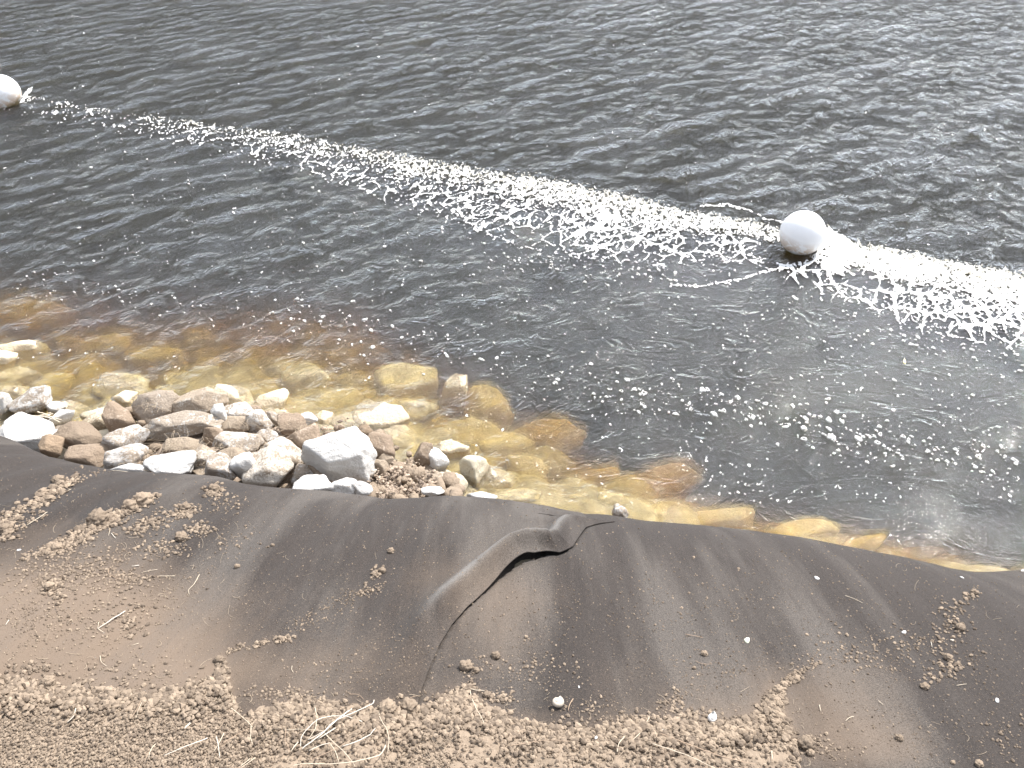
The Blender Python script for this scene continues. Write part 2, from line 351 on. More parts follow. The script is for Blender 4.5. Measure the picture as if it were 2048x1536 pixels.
def nonuni(a, b, fine0, fine1, st, coarse):
    return np.unique(np.round(np.concatenate([np.arange(a, fine0, coarse), np.arange(fine0, fine1, st), np.arange(fine1, b+coarse/2, coarse)]), 5))
# lower (right) felt strip, runs on a little way under the upper one
xs = nonuni(-.9, 9, -.9, 3.2, .011, .1); ys = nonuni(-1.6, 4.6, .55, 3.55, .0095, .05)
X, Y = np.meshgrid(xs, ys)
Z = FH(X, Y)
q, s = seamdist(X, Y); under = X < np.interp(Y, _ey[::-1], _ex[::-1])
Z = Z-np.where(under, .012+.02*np.minimum(q, .3)/.3, 0)-.03*np.exp(-((s-S_lip)/.10)**2)*np.exp(-(q/.07)**2)*under
keep = ~((q > .35) & under)
me = mesh('felt_sheet', *compact(np.stack([X, Y, Z], -1).reshape(-1, 3), gridfaces(*X.shape, keep=keep[:-1, :-1]))); V = np.empty(len(me.vertices)*3, np.float32); me.vertices.foreach_get('co', V); V = V.reshape(-1, 3)
attr(me, 'dust_shade', dust_shade_val(V[:, 0].astype(float), V[:, 1].astype(float)))
felt_r = tag(link('felt_sheet', me, M['fabric']), 'grey brown felt sheet on the right, smooth, tucked under the neighbouring strip', 'fabric sheet', 'felt strips over the bank')
# upper (left) felt strip; its right-hand edge is the raised seam
ys = nonuni(-1.6, 4.6, .55, 3.55, .0095, .05); ys = np.unique(np.round(np.concatenate([ys, np.arange(_ey[7]-.02, _ey[2]+.03, .0016)]), 5))
XE = np.interp(ys, _ey[::-1], _ex[::-1])
xg = np.unique(np.round(np.concatenate([np.arange(-9, -3.4, .1), np.arange(-3.4, -.8, .014), np.arange(-.8, 1.1, .0075), np.arange(1.1, 2.8, .03)]), 5))
X = np.minimum(np.repeat(xg[None], len(ys), 0), XE[:, None]); Y = np.repeat(ys[:, None], X.shape[1], 1)
okf = (X[:-1, 1:] > X[:-1, :-1]+1e-6) | (X[1:, 1:] > X[1:, :-1]+1e-6)
Z = FH(X, Y)+lift(X, Y)
Vd = compact(np.stack([X, Y, Z], -1).reshape(-1, 3), gridfaces(*X.shape, keep=okf), dust_shade_val(X, Y))
def quadsplit(V, Q):
    return np.concatenate([Q[:, [0, 1, 2]], Q[:, [0, 2, 3]]])
Tq = quadsplit(*Vd[:2]); P0, P1, P2 = Vd[0][Tq[:, 0]], Vd[0][Tq[:, 1]], Vd[0][Tq[:, 2]]
Tq = Tq[np.linalg.norm(np.cross(P1-P0, P2-P0), axis=1) > 1e-9]
me = mesh('felt_sheet', Vd[0], Tq); attr(me, 'dust_shade', Vd[2])
q, s = seamdist(Vd[0][:, 0], Vd[0][:, 1]); attr(me, 'painted_sheen', np.exp(-((q-.088-.012*perlin(s*9, s*0+3, 6))/.017)**2)*sstep(S_top-.03, S_top+.05, s)*sstep(S_end+.22, S_end+.02, s))  # mask of the bright crest band painted beside the seam
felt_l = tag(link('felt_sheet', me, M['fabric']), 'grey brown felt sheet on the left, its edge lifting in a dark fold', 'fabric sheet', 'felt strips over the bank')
for o in (felt_l, felt_r):
    so_ = o.modifiers.new('thickness', 'SOLIDIFY'); so_.thickness = .004; so_.offset = -1

# ------------------------------------------------------------------ shore line, bed
SHORE = [(-900,760),(-200,810),(0,835),(120,850),(200,850),(270,815),(440,790),(560,825),(640,845),(760,880),(850,915),(930,965),(1000,1003),(1240,1045),(1500,1085),(1850,1150),(2400,1230),(3000,1300)]
_hx, _hy, _ = at([p[0] for p in SHORE], [p[1] for p in SHORE], 0.0)
def bed(x, y):
    yh = np.interp(x, _hx, _hy); s = y-yh
    k = np.interp(x, [-4, -1.2, .2, 1.0, 3], [.22, .26, .36, .60, .75])
    z = np.where(s < 0, np.minimum(-s*.15, .03), -s*k)
    z = np.where(z < -.34, -.34-(-.34-z)*1.8, z); z = np.maximum(z, -2.2)
    b = worley(x*3.6+.2*perlin(x*3, y*3, 24), y*3.6, 25); b2 = worley(x*7.5, y*7.5, 26)
    z = z+sstep(-.1, .15, s)*(.10*np.sqrt(np.clip(1-b[0]**2*1.9, 0, 1))*(.4+b[2])+.03*np.sqrt(np.clip(1-b2[0]**2*1.9, 0, 1))-.06)
    z = z+.05*perlin(x*2.2, y*2.2, 21)+.02*perlin(x*7, y*7, 22)
    return np.where((s > .02) | (x > -.2), np.minimum(z, -.035+.25*np.minimum(z+.035, 0)*0), z)
# bank + bed in one ground sheet
xs = np.unique(np.concatenate([-np.geomspace(4, 400, 24), np.arange(-4, 2.6, .018), np.arange(2.6, 4.01, .05), np.geomspace(4, 400, 24)]))
ys = np.unique(np.concatenate([-np.geomspace(1.5, 400, 24), np.arange(-1.5, 2.3, .05), np.arange(2.3, 5.6, .018), np.arange(5.6, 7, .05), np.geomspace(7, 1200, 30)]))
X, Y = np.meshgrid(xs, ys)
bank = FH(X, Y)-.035+.028*sstep(.55, .2, Y)*0
Z = np.maximum(bank, bed(X, Y)-.02)
me = mesh('ground', np.stack([X, Y, Z], -1).reshape(-1, 3), gridfaces(*X.shape)); attr(me, 'tint', .5+.3*perlin(X*3, Y*3, 23))
tag(link('ground', me, M['bed']), kind='structure')

# ------------------------------------------------------------------ water
def fan(r0, r1, step, c0, c1, cstep):
    rows = np.arange(r0, r1, -step); cols = np.arange(c0, c1, cstep); return rows, cols
_rw = np.random.RandomState(3); WV = []
for k in range(46):
    lam = .22*(2.7**_rw.rand()); a = R(-45)+_rw.randn()*R(21)      # travel direction
    WV.append((2*np.pi/lam*math.cos(a), 2*np.pi/lam*math.sin(a), _rw.rand()*6.28, .0026*(lam/.35)**.8))
for k in range(16):
    lam = .7*(2.4**_rw.rand()); a = R(-60)+_rw.randn()*R(35)
    WV.append((2*np.pi/lam*math.cos(a), 2*np.pi/lam*math.sin(a), _rw.rand()*6.28, .0028))
FAR = [(-900,-20),(-300,120),(0,178),(250,222),(500,252),(700,288),(900,325),(1100,352),(1300,398),(1440,428),(1560,452),(1700,480),(2048,545),(2500,620),(3200,740)]
NEAR = [(-900,60),(-300,170),(0,205),(300,262),(600,318),(900,405),(1100,452),(1300,482),(1500,492),(1600,530),(1800,590),(2048,642),(2500,720),(3200,840)]
fx_ = [p[0] for p in FAR]; fy_ = [p[1] for p in FAR]; nx_ = [p[0] for p in NEAR]; ny_ = [p[1] for p in NEAR]
def chopf(px, py):
    f = py-np.interp(px, fx_, fy_)                       # > 0: shore side of the bubble line
    shore = np.interp(px, [-400, 0, 500, 900, 1300, 2048, 2600], [.85, .80, .62, .36, .20, .16, .16])
    shore = shore*(1-.55*sstep(180, 520, f)*sstep(1300, 0, px))
    return np.where(f > 0, shore+(1-shore)*np.exp(-f/30.), 1.0)
def wh(x, y, px=None, py=None):
    if px is None: px, py, _ = proj(x, y, 0*x)
    h = np.zeros(x.shape)
    for kx, ky, ph, a in WV: h += a*np.sin(kx*x+ky*y+ph)
    ch = np.where(y > 22, np.exp(-(y-22)/15), 1)*chopf(px, np.maximum(py, -500))
    h = h*.52; h = h+np.abs(h)*.5
    f = py-np.interp(px, fx_, fy_)
    boil = np.exp(-((f-30)/40)**2)*sstep(0, 900, px)
    h2 = .020*fbm(x*2.3, y*2.3, 41, 3)+.012*boil*fbm(x*9, y*9, 44, 3)+.006*perlin(x*5, y*5, 47)*sstep(0, 60, f)
    return (h*ch+h2*(y < 30))*sstep(1.4, 2.0, y)
pys = np.concatenate([np.arange(1700, -10, -1.6), np.arange(-10, -441, -3.5)])
dy = (cp+(768-pys)/F*sp_); dz = (-sp_+(768-pys)/F*cp); yrow = -CAMZ/dz*dy
yrow = yrow[(yrow > 1.2) & (yrow < 800)]; yrow = np.concatenate([[1.2], yrow, [1500]])
tcol = np.concatenate([np.linspace(-2.6, -.86, 60)[:-1], np.linspace(-.86, .86, 1250), np.linspace(.86, 2.6, 60)[1:]])
wid = np.sqrt(yrow**2*1.0+CAMZ**2*.55)                   # fan that stays wide near the bank
Yg = np.repeat(yrow[:, None], len(tcol), 1); Xg = wid[:, None]*tcol[None, :]
PX, PY, _ = proj(Xg, Yg, 0*Xg)
Zg = wh(Xg, Yg, PX, PY)
V = np.stack([Xg, Yg, Zg], -1).reshape(-1, 3); nr, nc = Xg.shape; Ft = gridfaces(nr, nc)
rim = np.concatenate([np.arange(nc), np.arange(1, nr)*nc+nc-1, (nr-1)*nc+np.arange(nc-2, -1, -1), np.arange(nr-2, 0, -1)*nc])
Vb = V[rim].copy(); Vb[:, 2] = -2.6; nb_ = len(V); cidx = nb_+len(rim)
side = np.stack([rim, nb_+np.arange(len(rim)), nb_+np.roll(np.arange(len(rim)), -1), np.roll(rim, -1)], 1)
V = np.concatenate([V, Vb, [[0, 60, -2.6]]])
me = bpy.data.meshes.new('water')
tri = np.stack([nb_+np.roll(np.arange(len(rim)), -1), nb_+np.arange(len(rim)), np.full(len(rim), cidx)], 1)
quads = np.concatenate([Ft, side]).astype(np.int32); tri = tri.astype(np.int32)
me.vertices.add(len(V)); me.vertices.foreach_set('co', V.astype(np.float32).ravel())
me.loops.add(quads.size+tri.size); me.loops.foreach_set('vertex_index', np.concatenate([quads.ravel(), tri.ravel()]))
np_ = len(quads)+len(tri); me.polygons.add(np_)
me.polygons.foreach_set('loop_start', np.concatenate([np.arange(len(quads))*4, quads.size+np.arange(len(tri))*3]).astype(np.int32))
me.polygons.foreach_set('loop_total', np.concatenate([np.full(len(quads), 4), np.full(len(tri), 3)]).astype(np.int32))
me.polygons.foreach_set('use_smooth', np.concatenate([np.ones(len(Ft), bool), np.zeros(np_-len(Ft), bool)]))
me.update(calc_edges=True); me.validate()
ff = PY-np.interp(PX, fx_, fy_)
ch = chopf(PX, PY); ch = np.where(Yg > 40, 1, ch); swl = np.where(ff > 0, 1.0, .35)
attr(me, 'chop', np.concatenate([ch.ravel(), np.zeros(len(rim)+1)])); attr(me, 'swirl', np.concatenate([swl.ravel(), np.zeros(len(rim)+1)]))
tag(link('water', me, M['water']), kind='structure')

# ------------------------------------------------------------------ foam of the bubble line
st = 1.35
gx = np.arange(-500, 2560, st); gy = np.arange(60, 1010, st)
PX, PY = np.meshgrid(gx, gy); Xf, Yf, Tf = at(PX, PY, 0.0)
far = np.interp(PX, fx_, fy_); near = np.interp(PX, nx_, ny_); wd = near-far
f = (PY-far)/wd                                          # 0 far edge, 1 near edge of the dense strip
inten = np.interp(PX, [-400, 0, 60, 130, 300, 500, 700, 900, 1200, 1500, 1620, 1700, 2048, 2500], [.36, .36, .40, .40, .44, .48, .56, .64, .74, .76, .74, .92, .98, .95])
xw = Xf+.06*fbm(Xf*3, Yf*3, 51, 3); yw = Yf+.06*fbm(Xf*3+9, Yf*3, 52, 3)
ca, sa = math.cos(R(38)), math.sin(R(38)); u = xw*ca-yw*sa; v = xw*sa+yw*ca
w1 = worley(u*8.0, v*5.0, 53); lace = (w1[1]-w1[0])                      # small on cell borders
w2 = worley(u*22, v*15, 54); lace2 = (w2[1]-w2[0])
gran = .6*fbm(Xf*62, Yf*50, 55, 2, .8)+.5*fbm(Xf*24, Yf*18, 56, 2, .7); patch = np.clip(fbm(Xf*2.2, Yf*2.2, 58, 3), -.6, .16)
body = np.where(f < .38, sstep(-.12, .16, f), np.exp(-((f-.38)/.42)**2))*inten
lw = sstep(-.1, .25, f)*(1-sstep(1.15, 2.0, f+.5*patch))*inten*(.8+1.0*patch)
val = np.maximum.reduce([
    body*.98+gran*1.05+.14*patch-.56,
    lw*.31-lace*1.2+gran*.16-.03,
    lw*.26-lace2*1.0+gran*.34-.06+.2*patch])
bodyish = sstep(-.15, .15, (body*.95+gran*1.05+.30*patch-.66)-np.maximum(lw*.30-lace*1.2-.03, lw*.26-lace2-.08))
# wakes off the near buoy
WX = PX+7*perlin(PX/34, PY/22, 57); WY = PY+5*perlin(PX/30+9, PY/18, 59)
def stroke(pts, wpx, amp):
    best = np.full(PX.shape, 999.)
    for (ax, ay), (bx, by) in zip(pts[:-1], pts[1:]):
        L2 = (bx-ax)**2+(by-ay)**2; t = np.clip(((WX-ax)*(bx-ax)+(WY-ay)*(by-ay))/L2, 0, 1)
        best = np.minimum(best, np.hypot(WX-ax-t*(bx-ax), (WY-ay-t*(by-ay))*1.3))
    return amp*(1-best/wpx*(.55+.8*np.clip(.5+patch*2+gran*.7, 0, 2)))+gran*.75-.14
for pts, wpx, amp in (([(1400,410),(1450,412),(1500,420),(1530,436),(1565,444)], 2.8, .36), ([(1690,500),(1640,520),(1580,535),(1520,546),(1460,562),(1400,572),(1340,573)], 3.6, .36),
                      ([(1650,465),(1690,500),(1660,530)], 24, .9), ([(1540,512),(1500,520),(1440,528)], 3, .3), ([(20,214),(50,196),(62,182)], 7, .6), ([(930,435),(960,430),(1010,432)], 3, .3), ([(400,290),(440,280),(500,272),(560,262)], 3, .3), ([(500,310),(560,285),(600,272)], 3, .3)):
    val = np.maximum(val, stroke(pts, wpx, amp))
val = val-1.5*np.exp(-(((PX-1575)/44)**2+((PY-505)/17)**2)**2)
mask = val > 0
keep = (mask[:-1, :-1].astype(int)+mask[1:, :-1]+mask[:-1, 1:]+mask[1:, 1:]) >= 3
Zf = wh(Xf, Yf, PX, PY)+.004+.012*np.clip(val, 0, 1)
silt = bodyish*(.25+.75*sstep(.9, .1, f))*(.5+.5*sstep(.5, .02, val))
Vv, Ff, s1 = compact(np.stack([Xf, Yf, Zf], -1).reshape(-1, 3), gridfaces(*PX.shape, keep=keep), silt)
# floating flecks of foam: small flat domes, some with a hole
rnd = np.random.RandomState(11); flecks = []
def scatter_line(pts, n, spread, smin, smax, pw=2.2):
    P = np.array(pts, float); L = np.concatenate([[0], np.cumsum(np.hypot(*np.diff(P, axis=0).T))])
    for k in range(n):
        s_ = rnd.rand()*L[-1]; x_ = np.interp(s_, L, P[:, 0]); y_ = np.interp(s_, L, P[:, 1]); cgx = rnd.randn()*spread*1.6; cgy = rnd.randn()*spread
        flecks.append((x_+cgx, y_+cgy, .43*(smin+(smax-smin)*rnd.rand()**pw)))
scatter_line([(560,615),(700,660),(850,690),(1000,745),(1180,775),(1360,800),(1560,830),(1720,870),(1900,900),(2060,925)], 300, 24, 1.2, 8)
scatter_line([(1300,790),(1450,815),(1700,860),(1800,880),(2060,930)], 170, 26, 1.5, 9.5)
scatter_line([(0,560),(150,585),(300,600),(450,612),(620,625)], 60, 14, 1.2, 5)
scatter_line([(200,330),(500,380),(800,440),(1000,520),(1300,545),(1600,620),(1900,690),(2060,720)], 260, 48, 1.0, 6, 2.6)
scatter_line([(0,260),(200,380),(500,500),(900,520)], 60, 50, 1.0, 3.2)
scatter_line([(1550,600),(1750,640),(1900,690),(2060,760)], 120, 40, 1.5, 8, 2.0)
scatter_line([(980,520),(1080,530),(1250,540),(1360,550)], 110, 12, 1.5, 7.5)
scatter_line([(1250,790),(1450,815),(1750,870),(2040,925)], 13, 16, 9, 15, 1.5)
scatter_line([(1600,640),(1800,700),(2040,800)], 100, 70, 1.0, 5)
FV, FF, base = [], [], 0; NS = 9
ang = np.linspace(0, 2*np.pi, NS, endpoint=False)
P = np.array(flecks); P = P[(P[:, 1] > np.interp(P[:, 0], fx_, fy_)+40)]
xc, yc, tcn = at(P[:, 0], P[:, 1], 0.0); rr = P[:, 2]*tcn/F
for k in range(len(P)):
    el = 1+.6*rnd.rand(); th = rnd.rand()*6.28; hole = rnd.rand() < .35 and P[k, 2] > 3
    rad = rr[k]*(1+.22*rnd.randn(NS)); ex, ey = rad*np.cos(ang)*el*1.15, rad*np.sin(ang)*1.15
    ox, oy = ex*math.cos(th)-ey*math.sin(th), ex*math.sin(th)+ey*math.cos(th)
    wz = 0
    ring = lambda q, z: np.stack([xc[k]+ox*q, yc[k]+oy*q*1.15, np.full(NS, z)], 1)
    h0 = min(.006, rr[k]*.35)
    r3 = np.concatenate([ring(1, -.004), ring(.88, h0*.8), ring(.5, h0 if not hole else h0*.7)] + ([ring(.30, -.004)] if hole else [np.array([[xc[k], yc[k], h0*1.1]])]))
    fc = []
    for r_ in range(2 if not hole else 3):
        for j in range(NS): fc.append((base+r_*NS+j, base+r_*NS+(j+1) % NS, base+(r_+1)*NS+(j+1) % NS, base+(r_+1)*NS+j))
    if not hole:
        for j in range(NS): fc.append((base+2*NS+j, base+2*NS+(j+1) % NS, base+3*NS, base+3*NS))
    FV.append(r3); FF += fc; base += len(r3)
FV = np.concatenate(FV); FV[:, 2] += wh(FV[:, 0], FV[:, 1])+.004
quads = [q_ for q_ in FF if q_[2] != q_[3]]; tris = [q_[:3] for q_ in FF if q_[2] == q_[3]]
allV = np.concatenate([Vv, FV]); off = len(Vv)
me = bpy.data.meshes.new('foam'); Q = np.concatenate([Ff, np.array(quads)+off]).astype(np.int32); T3 = (np.array(tris)+off).astype(np.int32)
me.vertices.add(len(allV)); me.vertices.foreach_set('co', allV.astype(np.float32).ravel()); me.loops.add(Q.size+T3.size)
me.loops.foreach_set('vertex_index', np.concatenate([Q.ravel(), T3.ravel()])); me.polygons.add(len(Q)+len(T3))
me.polygons.foreach_set('loop_start', np.concatenate([np.arange(len(Q))*4, Q.size+np.arange(len(T3))*3]).astype(np.int32))
me.polygons.foreach_set('loop_total', np.concatenate([np.full(len(Q), 4), np.full(len(T3), 3)]).astype(np.int32))
me.polygons.foreach_set('use_smooth', np.ones(len(Q)+len(T3), bool)); me.update(calc_edges=True); me.validate()
attr(me, 'silt', np.concatenate([s1, np.repeat(rnd.rand(len(FV)//3+1)*.75, 3)[:len(FV)]]))
tag(link('foam', me, M['foam']), 'white foam lying in a lacy strip and loose flecks on the water', 'foam', kind='stuff')

# ------------------------------------------------------------------ icospheres
import bmesh
def ico(sub):
    bm = bmesh.new(); bmesh.ops.create_icosphere(bm, subdivisions=sub, radius=1); bm.verts.ensure_lookup_table()
    v = np.array([q_.co[:] for q_ in bm.verts]); f_ = np.array([[q_.index for q_ in g_.verts] for g_ in bm.faces]); bm.free(); return v, f_
ICO = {k: ico(k) for k in (1, 2, 3, 4, 5)}

# ------------------------------------------------------------------ buoys
def buoy(px, py, rpx, label, rot):
    zc = .16
    x, y, t = at(px, py, zc); r = rpx*t/F; x, y, t = at(px, py, .86*r); 
    v, f_ = ICO[5]; v = v.copy()
    v = v*(1+.012*np.exp(-(v[:, 2:3]/.018)**2))           # moulding seam round the middle
    me = mesh('buoy', v*r, f_); o = link('buoy', me, M['buoy'], loc=(x, y, .86*r)); o.rotation_euler = rot
    tag(o, label, 'buoy', 'white ball buoys on the bubble line'); return o
buoy(1605, 466, 44.5, 'whole white ball buoy with a rusty brown smear, foam piling against it', (R(8), R(6), R(40)))
buoy(5, 184, 33, 'white ball buoy cut by the left edge, sparse foam beside it', (R(-12), R(20), R(160)))

# ------------------------------------------------------------------ rocks
def rock_mesh(name, rx, ry, rz, seed, sub=4, nplanes=15, sharp=44, rough=.04):
    rs = np.random.RandomState(seed); v, f_ = ICO[sub]; d = v
    N = rs.randn(nplanes, 3); N /= np.linalg.norm(N, axis=1)[:, None]
    N[0] = (rs.randn()*.25, rs.randn()*.25, 1); N[1] = (rs.randn()*.3, -1, .15+rs.randn()*.2)
    N /= np.linalg.norm(N, axis=1)[:, None]; D = .58+.34*rs.rand(nplanes)
    c = d@N.T; inv = np.maximum(c/D, .01)
    inv = np.concatenate([inv, np.full((len(d), 1), .80)], 1)
    rad = 1/((inv**sharp).sum(1)**(1/sharp))
    p = d*rad[:, None]
    k = rs.rand()*50
    n1 = perlin(p[:, 0]*2.3+k, p[:, 1]*2.3+p[:, 2]*1.9, 61)+perlin(p[:, 2]*2.5+k, p[:, 0]*2.1-p[:, 1]*1.3, 62)
    n2 = perlin(p[:, 0]*8+k, p[:, 1]*8+p[:, 2]*7, 63)+perlin(p[:, 2]*8+k, p[:, 0]*8-p[:, 1]*6, 64)
    p = p*(1+rough*1.6*n1+rough*.55*n2)[:, None]
    ext = (p.max(0)-p.min(0))/2; p = (p-(p.max(0)+p.min(0))/2)/ext
    return mesh(name, p*np.array([rx, ry, rz]), f_)
WHT = (1.0, 1.0, 1.0); GRY = (.86, .84, .83); TAN = (.95, .89, .81); BRN = (.72, .60, .50); ORG = (.80, .62, .45); DRK = (.52, .43, .35); YEL = (.95, .88, .70)
# px, py, w, h, z of its middle, tint, dirt 0..1, roll in the picture (deg), label
RK = [
 (65,805,74,54,.04,WHT,.45,18,'square white stone with brown flecked edges standing in the shallows at far left'),
 (3,815,34,44,.02,WHT,.35,0,'pale stone cut by the left edge just above the white slab'),
 (110,815,34,22,.01,WHT,.3,-20,'small white stone right of the square flecked stone in the shallows'),
 (128,836,46,30,.02,WHT,.25,12,'rounded white stone at the end of the reed bundle'),
 (50,843,66,20,.02,TAN,.4,5,'flat tan stone under the reed bundle above the white slab'),
 (58,876,116,66,.10,WHT,.02,-16,'large smooth bright white slab at far left against the felt'),
 (120,862,30,20,.03,GRY,.5,0,'small grey stone off the right corner of the large white slab'),
 (103,897,48,44,.15,ORG,.62,0,'orange brown stone in front of the large white slab'),
 (165,874,82,52,.10,DRK,.7,-12,'dark brown angular stone with a ridge, between the orange stone and the white blocks'),
 (180,913,78,42,.16,BRN,.6,-8,'brown stone against the felt below the dark angular stone'),
 (120,925,40,12,.16,WHT,.1,0,'sliver of white stone peeping over the felt below the orange stone'),
 (198,828,52,30,.0,YEL,.25,14,'half wet cream stone with a pale top left of the brown and white stone'),
 (196,856,52,46,-.03,YEL,.5,30,'yellowish sunken stone behind the dark angular stone'),
 (242,840,56,58,.08,BRN,.55,0,'stone with brown left side and white right face at the pool edge'),
 (309,818,84,58,.10,GRY,.62,10,'large dusty grey stone at the left of the top row of the pile'),
 (350,804,38,26,.08,GRY,.5,-10,'small grey stone wedged between the two big top stones'),
 (400,808,94,56,.10,TAN,.58,16,'large sandy stone at the top of the pile facing the water'),
 (360,848,148,44,.17,WHT,.55,5,'long slab with white patches roofing a dark hole'),
 (440,834,28,48,.15,WHT,.05,0,'narrow white pointed stone at the right end of the long slab'),
 (474,822,68,32,.07,WHT,.4,-8,'white topped stone just right of the big sandy top stone'),
 (466,848,72,38,.13,TAN,.72,0,'dusty brown stone right of the narrow white stone'),
 (524,846,48,48,.12,WHT,.45,-30,'white sided stone left of the small stones in the top row'),
 (478,886,84,42,.20,WHT,.48,-10,'broad speckled grey stone in the middle of the pile'),
 (427,872,38,48,.16,BRN,.55,0,'upright brown stone beside the dark hole'),
 (254,884,80,52,.17,GRY,.45,3,'blocky pale grey stone with a flat top left of the dark hole'),
 (308,870,60,24,.12,BRN,.6,0,'brown shaded stone under the left end of the long slab'),
 (308,892,42,20,.10,BRN,.6,15,'small brown stone lying in the dark hole'),
 (250,914,70,44,.21,GRY,.42,8,'pale grey block in front of the blocky stone with the flat top'),
 (262,938,70,24,.23,WHT,.2,0,'low white stone against the felt below the pale grey block'),
 (342,934,92,52,.24,WHT,.08,4,'smooth bright white dome shaped stone against the felt'),
 (375,895,70,44,.14,TAN,.9,0,'earth covered stone with dry roots above the white dome shaped stone'),
 (410,920,56,44,.22,TAN,.5,25,'tan stone with a shaded triangular face right of the white dome'),
 (404,948,36,18,.20,TAN,.6,0,'small tan stone in the gap below the triangular face'),
 (446,938,62,48,.25,GRY,.48,-14,'grey speckled wedge against the felt between tan and white stones'),
 (468,914,60,36,.20,TAN,.8,0,'dusty tan stone above the grey speckled wedge'),
 (498,938,46,62,.25,WHT,.15,28,'upright bright white stone leaning right in the middle of the front row'),
 (538,944,82,72,.24,TAN,.38,6,'big tan and white stone in the front row right of the leaning white stone'),
 (575,906,74,64,.22,TAN,.42,-32,'flat topped pinkish grey stone tilted down to the right'),
 (534,876,42,30,.17,WHT,.5,0,'small pale stone above the flat topped tilted stone'),
 (528,896,36,26,.15,TAN,.7,0,'small dusty stone left of the flat topped tilted stone'),
 (583,853,60,42,.11,BRN,.62,-10,'brown dusty stone in the top row left of the small white stone'),
 (616,838,34,24,.06,WHT,.1,0,'small bright white stone at the water edge above the biggest stone'),
 (548,838,22,26,.08,WHT,.5,0,'tiny white stone in the top row left of the brown dusty stone'),
 (614,892,66,80,.18,BRN,.55,-15,'rounded brown stone behind the left side of the biggest stone'),
 (683,909,120,106,.27,WHT,.22,-18,'biggest stone of the pile, creamy white with a tan lower face'),
 (655,950,64,52,.18,DRK,.5,-20,'dark brown shaded stone underneath the biggest stone'),
 (610,950,52,38,.20,GRY,.5,20,'grey stone left of the dark shaded stone'),
 (630,971,74,34,.27,WHT,.12,0,'low bright white stone against the felt below the biggest stone'),
 (688,975,46,30,.27,WHT,.3,10,'white stone with flat facets against the felt below the right of the biggest stone'),
 (724,978,40,32,.26,WHT,.25,-20,'small white stone against the felt beside the gravel patch'),
 (762,897,58,50,.10,BRN,.6,-25,'furrowed brown stone right of the biggest stone'),
 (754,932,40,34,.14,TAN,.7,0,'dusty stone under the furrowed brown stone'),
 (772,920,28,22,.10,TAN,.6,10,'small tan stone at the foot of the furrowed brown stone'),
 (847,914,40,52,.05,DRK,.5,5,'dark weathered stone standing at the water edge'),
 (872,924,44,46,.02,WHT,.3,-30,'white sloping stone leaning on the dark weathered stone'),
 (862,956,48,28,.08,TAN,.55,0,'flat tan stone in front of the dark weathered stone'),
 (903,968,54,32,.04,YEL,.22,-24,'cream stone half in the water right of the gravel patch'),
 (866,982,40,20,.17,WHT,.15,0,'small white stone against the felt at the right end of the gravel'),
 (948,945,52,70,.0,YEL,.25,-8,'upright cream stone standing in the water at the right of the pile'),
 (963,994,54,18,.12,WHT,.05,0,'white stone tip showing over the felt right of the pile'),
 (1241,1025,30,26,.10,WHT,.45,0,'lone small white stone showing over the felt near the fold'),
 (736,945,30,22,.17,WHT,.5,0,'little pale stone at the lower right corner of the biggest stone'),
 (1,868,24,26,.10,BRN,.5,0,'brown stone cut by the left edge beside the large white slab'),
]
SUBM = [
 (5,730,36,42,-.045,YEL,.1),(36,712,74,50,-.09,YEL,.2),(45,754,66,34,-.075,YEL,.25),(8,758,30,20,-.06,YEL,.2),(25,790,50,28,-.06,YEL,.3),(98,774,78,38,-.14,YEL,.2),(210,702,84,44,-.24,YEL,.1),(316,731,88,50,-.22,YEL,.1),
 (385,764,84,36,-.13,YEL,.25),(251,779,84,46,-.085,YEL,.15),(253,800,40,34,-.03,YEL,.1),(148,822,54,28,-.05,YEL,.35),(328,792,30,20,-.07,YEL,.2),(478,797,74,32,-.04,YEL,.1),(546,812,58,44,-.06,YEL,.2),
 (612,768,78,48,-.13,YEL,.2),(676,806,76,42,-.12,YEL,.3),(812,768,98,58,-.15,YEL,.15),(905,794,50,58,-.14,YEL,.15),(830,826,70,50,-.12,YEL,.15),(766,842,84,52,-.085,YEL,.2),(966,826,92,62,-.25,YEL,.2),(945,876,96,52,-.17,YEL,.3),
 (1095,874,110,54,-.30,YEL,.2),(1015,905,90,56,-.19,YEL,.3),(992,966,70,52,-.10,YEL,.2),(1060,946,80,50,-.17,YEL,.25),(1210,1010,64,34,-.10,YEL,.2),(1140,1014,64,28,-.10,YEL,.2),(1020,1000,90,22,-.06,YEL,.2),(1345,972,96,50,-.32,YEL,.2),
 (1600,1068,110,34,-.15,YEL,.3),(1450,1042,90,34,-.16,YEL,.3),(1310,1030,80,30,-.12,YEL,.3),(60,640,150,60,-.30,YEL,.3),(-40,690,120,50,-.22,YEL,.2),(645,840,34,26,-.04,YEL,.2),(700,850,60,26,-.05,YEL,.3),(800,880,80,34,-.07,YEL,.3),(905,905,50,50,-.07,YEL,.2),
 (440,740,70,30,-.24,YEL,.2),(150,745,80,34,-.2,YEL,.3),(1720,1092,90,26,-.16,YEL,.3),(1180,960,90,40,-.27,YEL,.3),(560,770,60,30,-.17,YEL,.2),(740,795,60,30,-.18,YEL,.2)]
